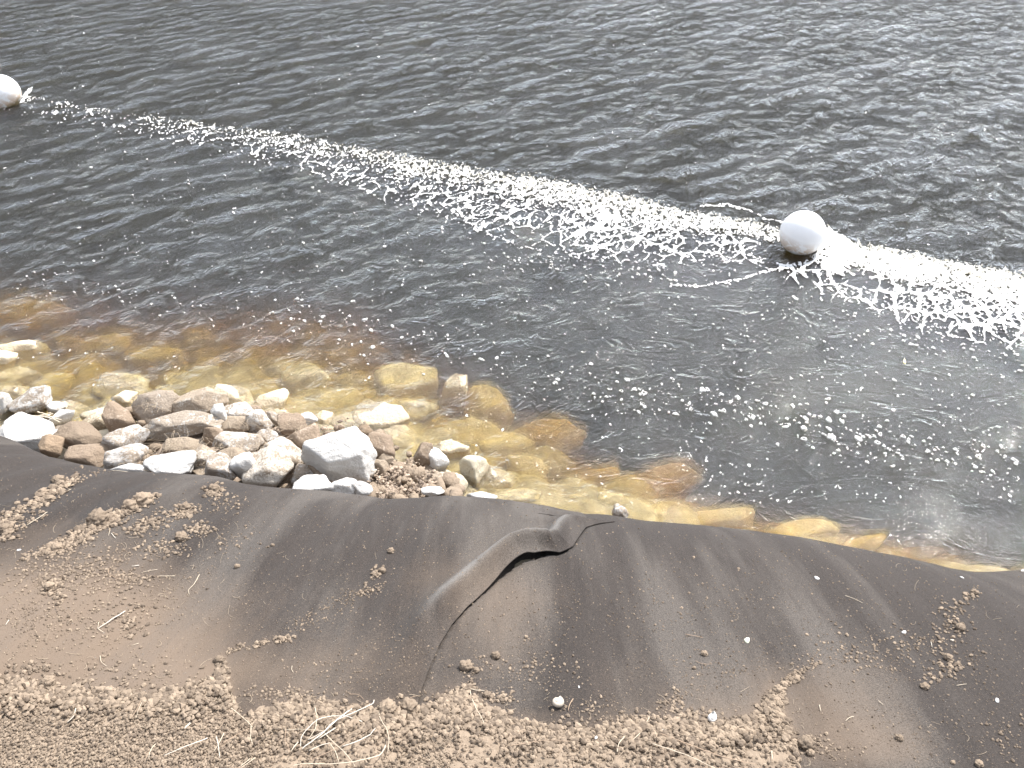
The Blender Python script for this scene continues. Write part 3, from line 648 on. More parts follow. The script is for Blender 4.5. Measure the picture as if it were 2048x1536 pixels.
def place_rock(px, py, wpx, hpx, z, tint, dirt, roll, seed, sub=4):
    x, y, t = at(px, py, z); dep = math.atan2(CAMZ-z, float(y)); a = wpx*t/F/2*1.18; b = hpx*t/F/2*1.18
    ry = .45*(a+b); rz = math.sqrt(max(b*b-(ry*math.sin(dep))**2, (b*.55)**2))/math.cos(dep)
    if ry*math.sin(dep) > b*.85: ry = b*.8/math.sin(dep); rz = math.sqrt(b*b-(ry*math.sin(dep))**2)/math.cos(dep)
    me = rock_mesh('rock', a, ry, rz, seed, sub); o = link('rock', me, M['rock'], loc=(float(x), float(y), z))
    # roll about the line of sight, so that the stone leans as it does in the picture
    from mathutils import Matrix
    ax = Vector((0, math.cos(dep), -math.sin(dep))); o.rotation_euler = Matrix.Rotation(R(-roll), 3, ax).to_euler()
    o.color = tuple(tint)+(dirt,); return o
for k, (px, py, w_, h_, z, tint, dirt, roll, lab) in enumerate(RK):
    o = place_rock(px, py, w_, h_, z, tint, dirt, roll, 100+k, 5 if w_ > 90 else 4); tag(o, lab, 'rock', 'rocks of the shore pile')
SLAB = {}
def sub_label(px, py, z):
    c = 'pale yellow' if z > -.07 else 'golden' if z > -.16 else 'dim brown gold'
    return c
_near = [(p[0], p[1], p[8]) for p in RK]
SUBLAB = ['round stone cut by the left edge in the yellow shallows','large pointed stone nearest the left edge','wide stone below the pointed one at left','small stone cut by the left edge under the wide one','low stone behind the square white stone','broad golden stone right of the left edge group','far dim stone out in the brown water at left','far dim stone out in the brown water right of its twin','stone beyond the small wedge at the top of the pile','wide layered stone beyond the brown and white stone','pyramid tip just left of the large dusty grey stone','low stone behind the half wet cream stone','tiny stone between the layered stone and the pile','pale stone just beyond the white topped stone','round pale stone beyond the white sided stone',
 'golden round stone out from the middle of the pile','dull stone beyond the small bright white stone','largest golden stone, farthest out above the biggest dry stone','golden stone at the right end of the far golden pair','golden stone with a dark pool to its right','golden stone just off the biggest dry stone','brown stone right of the golden group','stone between the golden group and the upright cream stone','long brown stone farthest right of the drop off','stone just beyond the upright cream stone','golden stone right beside the upright cream stone','dim stone right of the upright cream stone, farther out','golden stone beside the lone white tip','golden stone left of the one beside the lone white tip','flat golden stone along the felt right of the pile','brown stone alone in deeper water beyond the fold','long golden stone along the felt at right','golden stone along the felt between fold and right end','golden stone just right of the lone white tip','deep brown shelf stone at upper left','deep stone mostly outside the left edge','small pale stone beside the small bright white one','flat stone just above the biggest dry stone','flat stone above the furrowed brown stone','pale stone right of the white sloping stone','faint stone out from the top of the pile','faint stone between the left group and the pyramid tip','last golden stone to the right along the felt','faint stone between the long brown one and the felt','faint stone out from the round pale stone','faint stone out above the biggest dry stone']
for k, (px, py, w_, h_, z, tint, dirt) in enumerate(SUBM):
    o = place_rock(px, py, w_*1.18, h_*1.22, z, (1.42, 1.28, 1.02), dirt*.8, (k*37 % 40)-20, 300+k, 4); tag(o, 'sunken '+SUBLAB[k], 'rock', 'sunken rocks off the shore')

# gravel, earth and small rubble filling the pile
def crumbs(name, pts, sizes, sub, mat, rs, flat=.75, jag=.40):
    v0, f0 = ICO[sub] if sub else (None, None)
    if not sub: v0 = np.array([[1,0,0],[-1,0,0],[0,1,0],[0,-1,0],[0,0,1],[0,0,-1]], float); f0 = np.array([[0,2,4],[2,1,4],[1,3,4],[3,0,4],[2,0,5],[1,2,5],[3,1,5],[0,3,5]])
    n_ = len(pts); nv = len(v0); A = rs.rand(n_)*6.28
    sc = np.stack([.8+.5*rs.rand(n_), .8+.5*rs.rand(n_), flat*(.75+.4*rs.rand(n_))], 1)*sizes[:, None]
    vv = np.repeat(v0[None], n_, 0)*(1+jag*rs.randn(n_, nv, 1).clip(-1.6, 1.6)*.55)
    vv = vv*sc[:, None, :]; c_, s_ = np.cos(A)[:, None], np.sin(A)[:, None]
    x_ = vv[:, :, 0]*c_-vv[:, :, 1]*s_; y_ = vv[:, :, 0]*s_+vv[:, :, 1]*c_
    V = np.stack([x_+pts[:, 0:1], y_+pts[:, 1:2], vv[:, :, 2]+pts[:, 2:3]], -1).reshape(-1, 3)
    Fc = (f0[None]+(np.arange(n_)*nv)[:, None, None]).reshape(-1, 3)
    return V, Fc, np.repeat(rs.rand(n_), nv)
def join(parts):
    V, Fc, T, b = [], [], [], 0
    for v, f_, t in parts: V.append(v); Fc.append(f_+b); T.append(t); b += len(v)
    return np.concatenate(V), np.concatenate(Fc), np.concatenate(T)
rs = np.random.RandomState(77)
g = []
for (cx, cy, rx, ry, z, n_, s0, s1) in [(800,965,75,30,.13,1700,1.0,7),(790,940,60,25,.10,700,1,4),(840,960,40,22,.09,400,1,8),(400,890,90,30,.08,900,1,6),(330,900,50,25,.08,400,1,6),(480,910,60,30,.12,500,1,5),(560,880,80,40,.08,600,1,6),(700,900,80,60,.03,500,1,7),(200,900,100,40,.05,500,1,6),(620,940,100,40,.12,600,1,6),(480,835,140,20,.06,500,1,5),(380,935,120,20,.17,400,1,5),(740,980,60,12,.19,300,1,4)]:
    a_ = rs.rand(n_)*6.28; r_ = np.sqrt(rs.rand(n_)); X_, Y_, T_ = at(cx+rx*r_*np.cos(a_), cy+ry*r_*np.sin(a_), z)
    s_ = (s0+(s1-s0)*rs.rand(n_)**3)*.72*T_/F; zz = z-.015+.02*rs.randn(n_)+.03*perlin(X_*5, Y_*5, 71)
    g.append(np.stack([X_, Y_, zz, s_], 1))
g = np.concatenate(g)
V, Fc, T = join([crumbs('g', g[:, :3], g[:, 3], 1, None, rs)])
rub = []; rr2 = np.random.RandomState(91)
for k in range(190):
    cx = 215+rr2.rand()*700; lo = np.interp(cx, [200, 300, 450, 560, 700, 800, 930], [850, 800, 790, 830, 850, 890, 960]); hi = np.interp(cx, [p[0] for p in SIL], [p[1] for p in SIL])+6
    cy = lo+(hi-lo)*rr2.rand(); fr = (cy-lo)/(hi-lo); zc_ = .0+.17*fr**.8+.015*rr2.randn(); x_, y_, t_ = at(cx, cy, zc_); sz_ = (6+15*rr2.rand()**1.6)*float(t_)/F
    m_ = rock_mesh('r', sz_, sz_*(.6+.3*rr2.rand()), sz_*(.5+.3*rr2.rand()), 900+k, 2, 10, 20, .06); vv_ = np.empty(len(m_.vertices)*3, np.float32); m_.vertices.foreach_get('co', vv_); vv_ = vv_.reshape(-1, 3)
    an_ = rr2.rand()*6.28; c_, s__ = math.cos(an_), math.sin(an_); vv_ = np.stack([vv_[:, 0]*c_-vv_[:, 1]*s__+float(x_), vv_[:, 0]*s__+vv_[:, 1]*c_+float(y_), vv_[:, 2]+zc_], 1)
    rub.append((vv_, ICO[2][1], np.zeros(len(vv_)))); bpy.data.meshes.remove(m_)
Vr_, Fr_, _ = join(rub); o = link('rubble', mesh('rubble', Vr_, Fr_), M['rock']); o.color = (.78, .68, .58, .7)
tag(o, 'small broken stones filling the gaps of the shore pile', 'rubble', kind='stuff')
# earth core of the pile
xs = np.arange(-2.6, .35, .02); ys = np.arange(2.2, 4.0, .02); X, Y = np.meshgrid(xs, ys)
yh = np.interp(X, _hx, _hy); s_ = yh-Y
PXc, PYc, _ = proj(X, Y, .1+0*X)
top = np.interp(PXc, [-200, 0, 120, 230, 300, 600, 760, 880, 960], [-.05, -.05, -.04, .0, .05, .06, .05, .05, -.12])
Zc = -.10-.5*sstep(860, 990, PXc)-.4*sstep(-.05,-.4,s_)+(top+.10)*sstep(-.12, .30, s_)+.10*sstep(.1, .7, s_)*sstep(100, 400, PXc)*sstep(1000, 850, PXc)+.035*perlin(X*6, Y*6, 72)+.02*perlin(X*19, Y*19, 73)
Vc = np.stack([X, Y, Zc], -1).reshape(-1, 3); Fcq = gridfaces(*X.shape); Fct = np.concatenate([Fcq[:, [0, 1, 2]], Fcq[:, [0, 2, 3]]])
V2, F2, T2 = join([(V, Fc, T), (Vc, Fct, np.full(len(Vc), .35))])
me = mesh('gravel', V2, F2, False); attr(me, 'tint', T2)
tag(link('gravel', me, M['gravel']), 'crumbly pale earth and gravel packed between the shore stones', 'gravel', kind='stuff')

# ------------------------------------------------------------------ soil along the bottom
xs = np.arange(-1.9, 1.35, .0045); ys = np.arange(.42, 1.75, .0045); X, Y = np.meshgrid(xs, ys)
Z0 = FHtop(X, Y); PXs, PYs, _ = proj(X, Y, Z0); am = soil_amount(PXs, PYs)
th = .022*sstep(0, 85, am)
flatL = sstep(680, 420, PXs)*sstep(1415, 1475, PYs+22*perlin(PXs/60, PYs/40, 85))       # trodden smooth at lower left
b1 = worley(X*34, Y*34, 81); b2 = worley(X*62+3, Y*62, 82)
Zs = Z0-.006+th+sstep(-5, 30, am)*(1-.75*flatL)*(.005*(1-np.clip(b1[0]*1.35, 0, 1)**2)*(.4+b1[2])+.004*(1-b2[0]**2))+.006*perlin(X*9, Y*9, 83)*sstep(0, 60, am)
keep = am[:-1, :-1] > -8
V, Fq, tn = compact(np.stack([X, Y, Zs], -1).reshape(-1, 3), gridfaces(*X.shape, keep=keep), .35+.3*b1[2]+.25*perlin(X*5, Y*5, 84)+.22*flatL)
Ft = np.concatenate([Fq[:, [0, 1, 2]], Fq[:, [0, 2, 3]]]); parts = [(V, Ft, tn)]
rs = np.random.RandomState(5)
def drop(px, py, s_px, sink=.25, extra=None):
    x, y, z, t, ok = onfab(px, py); z = FHtop(x, y); a_ = soil_amount(px, py); z = z+.020*sstep(0, 85, a_)+.012*(rs.rand(len(z)))*sstep(10, 60, a_)*sstep(5, 9, s_px)
    s_ = s_px*t/F/2
    return np.stack([x, y, z+s_*(1-sink)*.7, s_], 1)[ok]
def ell(n_, cx, cy, rx, ry, ang_=0):
    a_ = rs.rand(n_)*6.28; r_ = np.sqrt(-np.log(1-rs.rand(n_)*.95))*.75; u_, v_ = rx*r_*np.cos(a_), ry*r_*np.sin(a_); c_, s_ = math.cos(R(ang_)), math.sin(R(ang_))
    return cx+u_*c_+v_*s_, cy-u_*s_+v_*c_
tiny, mid, big = [], [], []
# thick band of clods
NB = 60000; px = rs.rand(NB)*2000-200; py = 1320+rs.rand(NB)*260; am = soil_amount(px, py); k = (am > -4) & (rs.rand(NB) < .95); px, py = px[k], py[k]
fl_ = sstep(1415, 1470, py+22*perlin(px/60, py/40, 85))*sstep(680, 420, px); sz = np.where(rs.rand(len(px)) < fl_, 2.5+4.5*rs.rand(len(px))**2, 2.4+12*rs.rand(len(px))**3.4*(1.1-.6*sstep(0, 110, am[k]))+1.2*sstep(60, 0, am[k])); mid.append(drop(px, py, sz))
px = rs.rand(9000)*2000-200; py = 1310+rs.rand(9000)*240; am = soil_amount(px, py); k = (am > -32) & (am < 12) & (rs.rand(9000) < np.exp(-np.maximum(-am, 0)/13)); mid.append(drop(px[k], py[k], 3.5+7*rs.rand(k.sum())**2))
# loose fine grit everywhere on the felt
NT_ = 13000; px = rs.rand(NT_)*2250-100; py = 900+rs.rand(NT_)**.8*640; tiny.append(drop(px, py, 1.3+2.4*rs.rand(NT_)**2.5))
BL = [ # cx, cy, rx, ry, angle, n, smin, smax
 (60,1015,70,14,28,160,3,10),(110,985,50,12,32,150,3,13),(145,965,30,10,30,60,3,8),(15,1060,30,28,0,150,3,12),(60,1045,60,12,28,60,2,7),(190,950,40,8,20,20,2,6),(170,935,10,5,0,4,4,8),
 (280,1010,34,14,20,120,3,12),(215,1045,60,14,22,280,3,12),(140,1085,80,16,22,320,3,9),(110,1100,60,14,15,160,2,8),(300,1050,60,20,20,180,2,8),
 (370,1025,28,16,20,140,3,9),(430,985,22,14,10,110,3,9),(400,1060,30,14,0,120,2,7),(365,1080,12,10,0,30,4,9),(330,1100,60,20,0,140,2,7),(450,1010,40,22,0,70,2,6),
 (110,1180,24,26,60,110,3,10),(100,1150,90,40,0,330,2,6),(190,1140,90,50,0,420,2,6),(260,1160,60,16,0,130,2,7),(60,1250,70,60,0,300,2,5),(180,1240,110,50,0,320,2,6),(270,1240,40,50,0,60,3,9),(330,1200,80,60,0,160,2,5),
 (70,1340,50,16,0,80,3,9),(40,1370,50,12,0,90,3,10),(250,1340,120,30,0,110,2,7),(480,1090,60,30,0,40,2,6),
 (445,1335,10,14,0,40,3,10),(470,1300,20,6,25,30,3,7),(520,1290,30,6,20,50,2,8),(570,1280,20,7,10,40,3,8),(755,1145,14,10,50,36,3,9),(740,1180,40,16,30,60,2,6),(700,1200,50,20,20,90,2,5),(620,1240,60,20,20,80,2,5),
 (910,1390,50,14,30,120,3,12),(930,1400,20,14,0,60,4,12),(1000,1395,40,12,0,60,3,8),(960,1340,60,24,0,60,2,6),(1070,1340,90,40,0,110,2,6),(1180,1420,80,24,0,90,2,6),(1260,1440,60,10,0,60,3,9),
 (1550,1400,26,20,50,170,3,10),(1580,1360,30,12,40,100,3,9),(1610,1340,30,8,30,50,2,7),(1350,1400,40,22,30,80,2,7),(1370,1430,60,12,0,90,3,9),(1480,1440,50,10,0,60,3,9),(1610,1480,40,20,0,90,2,9),(1660,1500,60,24,0,80,2,6),
 (1450,1330,120,50,0,130,2,5),(1700,1310,140,50,0,190,2,6),(1820,1300,120,50,0,170,2,6),(1900,1250,40,40,60,110,3,7),(1930,1200,30,14,30,36,3,8),(1890,1340,50,24,30,80,3,8),(1960,1330,70,50,0,80,2,5),(1800,1450,180,70,0,140,2,5),(2000,1480,60,50,0,60,2,7),
 (1100,1230,160,60,0,110,2,5),(1400,1200,220,80,0,140,2,5),(1700,1180,200,60,0,90,2,4),(1850,1130,100,20,0,20,2,5),(700,1350,140,50,0,140,2,5),(560,1390,80,16,0,110,2,7),(800,1300,90,60,0,60,2,4)]
for cx, cy, rx, ry, an, n_, s0, s1 in BL:
    px, py = ell(n_, cx, cy, rx, ry, an); s_ = s0+(s1-s0)*rs.rand(n_)**2.0
    pts = drop(px, py, s_*1.12)
    (tiny if s1 <= 5 else mid).append(pts)
tiny = np.concatenate(tiny); mid = np.concatenate(mid)
parts.append(crumbs('t', tiny[:, :3], tiny[:, 3], 0, None, rs, .8)); parts.append(crumbs('m', mid[:, :3], mid[:, 3], 1, None, rs))
V, Fc, T = join(parts); me = mesh('soil', V, Fc, False); attr(me, 'tint', T)
tag(link('soil', me, M['soil']), 'dry crumbly brown soil heaped along the foot of the picture and strewn over the felt', 'soil', kind='stuff')

# ------------------------------------------------------------------ single clods
CL = [(992,1314,20,'lone tan clod on the felt above the pair of clods'),(932,1336,28,'lumpy tan clod of the pair right of the seam'),(953,1343,13,'smaller clod of the pair right of the seam'),
 (818,1420,36,'big crumbly pale clod at the foot of the seam'),(776,1424,34,'big dark brown clod left of the pale one at the foot of the seam'),(440,1325,22,'clod at the tip of the narrow spur of soil left of the middle'),
 (290,1008,40,'largest clod of the upper left heap'),(262,1018,30,'second clod of the upper left heap, left of the largest'),(200,1046,42,'pale fibrous clod in the upper left heap, lowest of its line'),(118,965,26,'clod in the row nearest the top left'),(88,990,22,'clod lower in the row nearest the top left'),(103,1003,20,'clod on the right of the row nearest the top left'),
 (365,1080,26,'loose fibrous clod below the upper heap, standing alone'),(372,1022,26,'clod in the small heap near the dark fold of felt'),(428,983,24,'clod of the heap closest to the white dome stone'),(12,1065,30,'clod cut by the left edge above the chalky smear'),
 (100,1178,24,'rusty brown clod on the left dusty felt'),(100,1370,30,'tan clod on the edge of the soil at lower left'),(115,1100,22,'dark sided clod above the dusty felt'),
 (1612,1492,34,'largest clod right of the soil at lower right'),(1620,1508,18,'small clod below the largest one at lower right'),(1558,1412,18,'round tan clod on the right spur of soil'),(1556,1384,24,'flattened clod atop the right spur of soil'),(1594,1362,14,'top clod of the right spur of soil'),
 (1408,1309,15,'square little clod on the felt below the yellowish fragment'),(1388,1337,9,'tiny clod left of the square little clod'),(1798,1478,16,'lone dark clod on the felt at lower right'),(1848,1375,18,'irregular dark clod on the felt left of the shade'),(1895,1317,18,'elongated clod on the felt right of the middle right'),
 (1920,1258,20,'fibrous clod in the strewn line at right'),(1948,1187,16,'flat clod highest in the strewn line at right'),(1957,1530,18,'long clod at the bottom right edge'),(1905,1526,10,'small round clod near the bottom right edge'),
 (475,1136,12,'dark pair of little clods on the plain felt left of centre'),(782,1105,14,'flat brown clod on the felt above the middle'),(765,1145,16,'elongated tan clod on the felt in the middle'),(974,1392,18,'clod with a root beside the seam foot'),(1070,1325,8,'tiny clod on the felt above the cream shell'),(1052,1275,8,'tiny pale clod on the felt right of the fold'),(546,1093,8,'tiny pointed clod on the plain felt')]
rs = np.random.RandomState(15)
for k, (px, py, s_, lab) in enumerate(CL):
    p = drop(np.array([px], float), np.array([py], float), np.array([s_], float), .3)[0]; v, f_ = ICO[4]
    kk = k*3.7; nn = lambda q_, sd: perlin(v[:, 0]*q_+kk, v[:, 1]*q_+v[:, 2]*q_*.9, sd)+perlin(v[:, 2]*q_+kk, v[:, 0]*q_-v[:, 1]*q_*.8, sd+1)
    vv = v*(1+.26*nn(1.7, 91)+.26*nn(4.5, 93)+.15*nn(10, 95))[:, None]*np.array([1.05, .9+.2*rs.rand(), .8])*p[3]*.86
    me = mesh('soil_clod', vv, f_); attr(me, 'tint', np.full(len(v), .35+.5*rs.rand())); o = link('soil_clod', me, M['soil'], loc=tuple(p[:3])); tag(o, lab, 'clod', 'loose clods of soil')

# ------------------------------------------------------------------ straws, roots, twigs
def tube(name, pts, r0, r1, mat, nseg=6, flat=1.0, label=None, cat=None, group=None, parent=None):
    P = np.array(pts, float)
    L = np.concatenate([[0], np.cumsum(np.linalg.norm(np.diff(P, axis=0), axis=1))]); n_ = max(6, int(L[-1]/.006)); n_ = min(n_, 60)
    s_ = np.linspace(0, L[-1], n_); Q = np.stack([np.interp(s_, L, P[:, i]) for i in range(3)], 1)
    kr = np.random.RandomState(int(abs(P[0, 0])*9e4) % 99991); Q[1:-1] += kr.randn(n_-2, 3)*np.array([1, 1, .4])*r0*.55
    for _ in range(2): Q[1:-1] = (Q[:-2]+2*Q[1:-1]+Q[2:])/4
    Tn = np.gradient(Q, axis=0); Tn /= np.linalg.norm(Tn, axis=1)[:, None]; up = np.array([0, 0, 1.]); S = np.cross(Tn, up); S /= np.linalg.norm(S, axis=1)[:, None]+1e-9; U = np.cross(S, Tn)
    rr_ = np.linspace(r0, r1, n_)*(1+.12*np.sin(s_*400+P[0, 0]*90)); a_ = np.linspace(0, 2*np.pi, nseg, endpoint=False)
    V = (Q[:, None]+rr_[:, None, None]*(np.cos(a_)[None, :, None]*S[:, None]+flat*np.sin(a_)[None, :, None]*U[:, None])).reshape(-1, 3)
    c0 = Q[0]; V = np.concatenate([V, [Q[0], Q[-1]]]); fs = []
    for i in range(n_-1):
        for j in range(nseg): a = i*nseg+j; b = i*nseg+(j+1) % nseg; fs += [(a, b, b+nseg), (a, b+nseg, a+nseg)]
    for j in range(nseg): fs += [(len(V)-2, (j+1) % nseg, j), (len(V)-1, (n_-1)*nseg+j, (n_-1)*nseg+(j+1) % nseg)]
    me = mesh(name, V-c0, np.array(fs)); o = link(name, me, mat, loc=tuple(c0))
    if label: tag(o, label, cat, group)
    return o
def onsoil(px, py, up):
    px = np.array(px, float); py = np.array(py, float); x, y, z, t, ok = onfab(px, py); z = FHtop(x, y)+.040*sstep(-10, 60, soil_amount(px, py))
    # raise along the sight line so that the stalk keeps its place
    dx, dy, dz = ray(px, py); up = np.asarray(up)+.0*px; zt = z+up; tt_ = (zt-CAMZ)/dz
    return np.stack([dx*tt_, dy*tt_, zt], 1)
def S1(c): return lambda p: (c[0]+p[0]*c[2], c[1]+p[1]*c[2])
A_, B_, C_, D_, E_ = S1((420,1320,.2832)), S1((0,1300,.2441)), S1((0,920,.2474)), S1((1350,1120,.3408)), S1((950,1320,.293))
ST = [ # frame, points, width px, material, lift, label, kind
 (A_, [(1158,282),(1150,310),(980,385),(900,420),(800,510),(690,565)], 3.4,'pale',.030,'long white stalk crossing the top of the straw tangle','straw'),
 (A_, [(1000,345),(870,440),(800,510),(650,628)], 5.2,'pale',.022,'thickest white stalk in the straw tangle','straw'),
 (A_, [(1075,435),(960,395),(850,395),(760,420),(690,480),(645,540),(638,612)], 3.2,'pale',.018,'white stalk bent in an arch over the straw tangle','straw'),
 (A_, [(735,305),(755,400),(750,480),(695,560)], 3.0,'straw',.015,'upright curved stalk rising from the straw tangle','straw'),
 (A_, [(885,480),(760,560)], 4.2,'pale',.012,'short white stalk beside the thickest one in the tangle','straw'),
 (A_, [(622,578),(570,648)], 4.5,'straw',.008,'short cream stub left of the straw tangle','straw'),
 (A_, [(930,612),(1000,590),(1130,530),(1168,480)], 4.2,'pale',.018,'white stalk with a split end right of the tangle','straw'),
 (A_, [(1185,340),(1200,410),(1250,490),(1265,560),(1255,655)], 2.8,'straw',.014,'stalk curving down over a flat brown stone right of the tangle','straw'),
 (A_, [(1240,600),(1210,670),(1100,700),(1000,720),(850,735),(650,730),(580,748)], 4.0,'straw',.012,'longest cream stalk lying along the bottom below the tangle','straw'),
 (A_, [(800,505),(870,580),(960,660),(1025,752)], 3.0,'straw',.010,'tan stalk running down right through the tangle','straw'),
 (A_, [(720,700),(860,640),(1120,490)], 2.4,'root',.008,'thin brown stem under the tangle','root'),
 (A_, [(520,495),(660,488),(800,500)], 2.2,'straw',.010,'thin straw lying level across the left of the tangle','straw'),
 (A_, [(850,590),(890,650),(910,720)], 3.0,'straw',.006,'short stalk pointing down out of the tangle','straw'),
 (A_, [(700,640),(780,600),(850,585)], 2.8,'pale',.010,'short pale stalk in the lower tangle','straw'),
 (A_, [(150,340),(260,430),(300,475)], 3.0,'straw',.008,'straight stem at the bare notch in the soil','straw'),
 (A_, [(290,465),(285,540),(300,592)], 3.2,'straw',.006,'short bent stem below the bare notch in the soil','straw'),
 (A_, [(100,515),(60,590),(30,642)], 3.0,'straw',.006,'leaning stem of a crossed pair in the soil','straw'),
 (A_, [(45,540),(62,610),(70,692)], 2.8,'pale',.010,'upright stem of a crossed pair in the soil','straw'),
 (A_, [(320,688),(215,765)], 2.6,'straw',.006,'stem lying at the bottom edge left of the tangle','straw'),
 (A_, [(535,480),(528,560),(570,650)], 2.2,'root',.008,'brown curl of root left of the straw tangle','root'),
 (A_, [(90,590),(200,520),(280,480)], 2.6,'root',.006,'brown root near the crossed pair of stems','root'),
 (A_, [(1830,198),(1850,270),(1880,340),(1930,430),(1940,475)], 3.0,'straw',.010,'tan root hanging over the soil edge beside the seam','root'),
 (A_, [(1830,198),(1880,215),(1940,215)], 3.0,'straw',.012,'forked stem atop the clod beside the seam','straw'),
 (A_, [(985,240),(1050,240),(1085,278)], 1.6,'root',.004,'fine curled root on the felt above the tangle','root'),
 (A_, [(580,40),(572,70),(590,88)], 2.0,'straw',.004,'tiny curl of straw on the felt above the tangle','straw'),
 (A_, [(1380,300),(1420,260),(1490,250)], 1.8,'root',.006,'thin hair root arching over the pale clod','root'),
 (B_, [(930,310),(895,415)], 4.0,'pale',.006,'straight white stub at the soil edge lower left','straw'),
 (B_, [(620,478),(605,540),(550,592)], 3.4,'pale',.006,'kinked white stem in the soil at lower left','straw'),
 (B_, [(1700,720),(1600,760),(1345,862)], 3.4,'pale',.008,'long straight pale stem in the trodden soil','straw'),
 (B_, [(1275,768),(1230,820),(1218,885)], 3.0,'straw',.006,'bent stem left of the long straight one','straw'),
 (B_, [(1160,400),(1120,490),(1078,555)], 2.4,'root',.008,'reddish root leaning in the soil at lower left','root'),
 (B_, [(1160,430),(1130,500),(1112,560)], 2.0,'straw',.006,'fine stem next to the reddish leaning root','straw'),
 (B_, [(1555,598),(1512,645)], 6.0,'pale',.006,'broad white chip of straw in the soil','straw'),
 (B_, [(820,45),(825,95),(875,132)], 2.0,'straw',.004,'hooked straw on the dusty felt above the soil','straw'),
 (B_, [(2048,890),(1960,960)], 3.0,'straw',.006,'stem at the bottom edge in the trodden soil','straw'),
 (B_, [(100,490),(70,545)], 2.2,'root',.006,'short root near the lower left corner','root'),
 (C_, [(1012,1220),(900,1290),(790,1362)], 4.4,'pale',.010,'straight white stalk of the arrow shape on the dusty felt','straw'),
 (C_, [(790,1362),(838,1392)], 2.4,'straw',.003,'right barb of the arrow shape','straw'),
 (C_, [(798,1308),(788,1360)], 2.2,'straw',.003,'left barb of the arrow shape','straw'),
 (C_, [(382,420),(300,475),(215,526)], 3.0,'straw',.004,'straight stalk by the chalky smear at left','straw'),
 (C_, [(576,235),(520,262),(470,308)], 2.6,'straw',.008,'stalk leaning on the clods nearest the top left','straw'),
 (C_, [(1612,925),(1565,1010),(1520,1050),(1530,1086)], 2.4,'straw',.004,'curved pale stem with a hooked end on plain felt','straw'),
 (C_, [(1272,885),(1200,895),(1140,912)], 2.0,'straw',.004,'slanting stem left of the level one on the felt','straw'),
 (C_, [(1418,937),(1275,936)], 2.2,'straw',.003,'level thin stem left of the hooked stem','straw'),
 (C_, [(1125,850),(1065,858)], 3.0,'pale',.003,'short white stub above the level thin stem','straw'),
 (C_, [(880,872),(875,920),(950,962),(1040,972)], 2.0,'root',.004,'curled tan root on the crumb strewn felt','root'),
 (C_, [(892,558),(876,610)], 2.0,'straw',.006,'small arc of straw right of the pale fibrous clod','straw'),
 (C_, [(900,592),(936,632)], 2.4,'pale',.004,'white nib of straw right of the small arc','straw'),
 (C_, [(72,1292),(45,1332)], 3.0,'pale',.004,'white nib of straw near the left edge','straw'),
 (C_, [(870,88),(950,82),(1030,95)], 1.8,'straw',.004,'pale fibre along the felt rim under the pale grey block','straw'),
 (C_, [(1120,1482),(1060,1500)], 2.2,'straw',.004,'short stem on the felt below the arrow shape','straw'),
 (D_, [(998,208),(1060,230),(1102,252)], 2.0,'straw',.003,'forked straw shaped like a Y on the right felt','straw'),
 (D_, [(60,435),(110,442),(166,456)], 2.2,'root',.004,'reddish twig left of the yellowish fragment','twig'),
 (D_, [(848,850),(856,888)], 2.6,'straw',.003,'upright straw chip on the brown dusted felt','straw'),
 (D_, [(1194,825),(1222,850)], 2.6,'straw',.003,'slanting straw chip on the brown dusted felt','straw'),
 (D_, [(1048,918),(1020,925),(1000,946)], 2.4,'straw',.003,'small arched straw below the slanting chip','straw'),
 (D_, [(0,1050),(150,1110),(300,1160),(480,1200)], 3.6,'root',.008,'woody root running along the soil at lower right','root'),
 (D_, [(568,1118),(572,1172)], 3.6,'straw',.006,'upright stub in the soil near its right end','straw'),
 (D_, [(1652,736),(1712,727)], 2.0,'straw',.003,'thin level chip in the strewn crumbs at right','straw'),
 (D_, [(1502,480),(1510,512)], 2.0,'pale',.003,'tiny upright chip left of the strewn line at right','straw'),
 (D_, [(120,590),(160,612),(220,610)], 1.6,'root',.003,'thin wavy root near the square little clod','root'),
 (E_, [(670,264),(645,300),(637,345)], 3.4,'root',.006,'tan hooked stem beside the cream shell','root'),
 (E_, [(1128,498),(1070,552)], 2.8,'straw',.006,'short stem in the soil between the two shells','straw'),
 (E_, [(1020,522),(982,570),(970,628)], 3.2,'straw',.006,'curved stem in the soil below the short one','straw'),
 (E_, [(1192,385),(1165,435)], 2.6,'straw',.006,'short tan stem on the felt edge between the shells','straw'),
 (E_, [(1210,570),(1360,620),(1450,650),(1640,738)], 3.4,'straw',.008,'long pale root below the white shell','root'),
 (E_, [(1260,500),(1400,550),(1500,592)], 3.2,'root',.008,'brown root just under the white shell','root'),
 (E_, [(240,585),(330,570),(480,545),(650,555)], 2.4,'root',.006,'thin root lying level in the soil below the cream shell','root'),
 (E_, [(230,380),(235,440),(300,430)], 2.6,'root',.008,'crooked root where the soil meets the seam foot','root'),
]
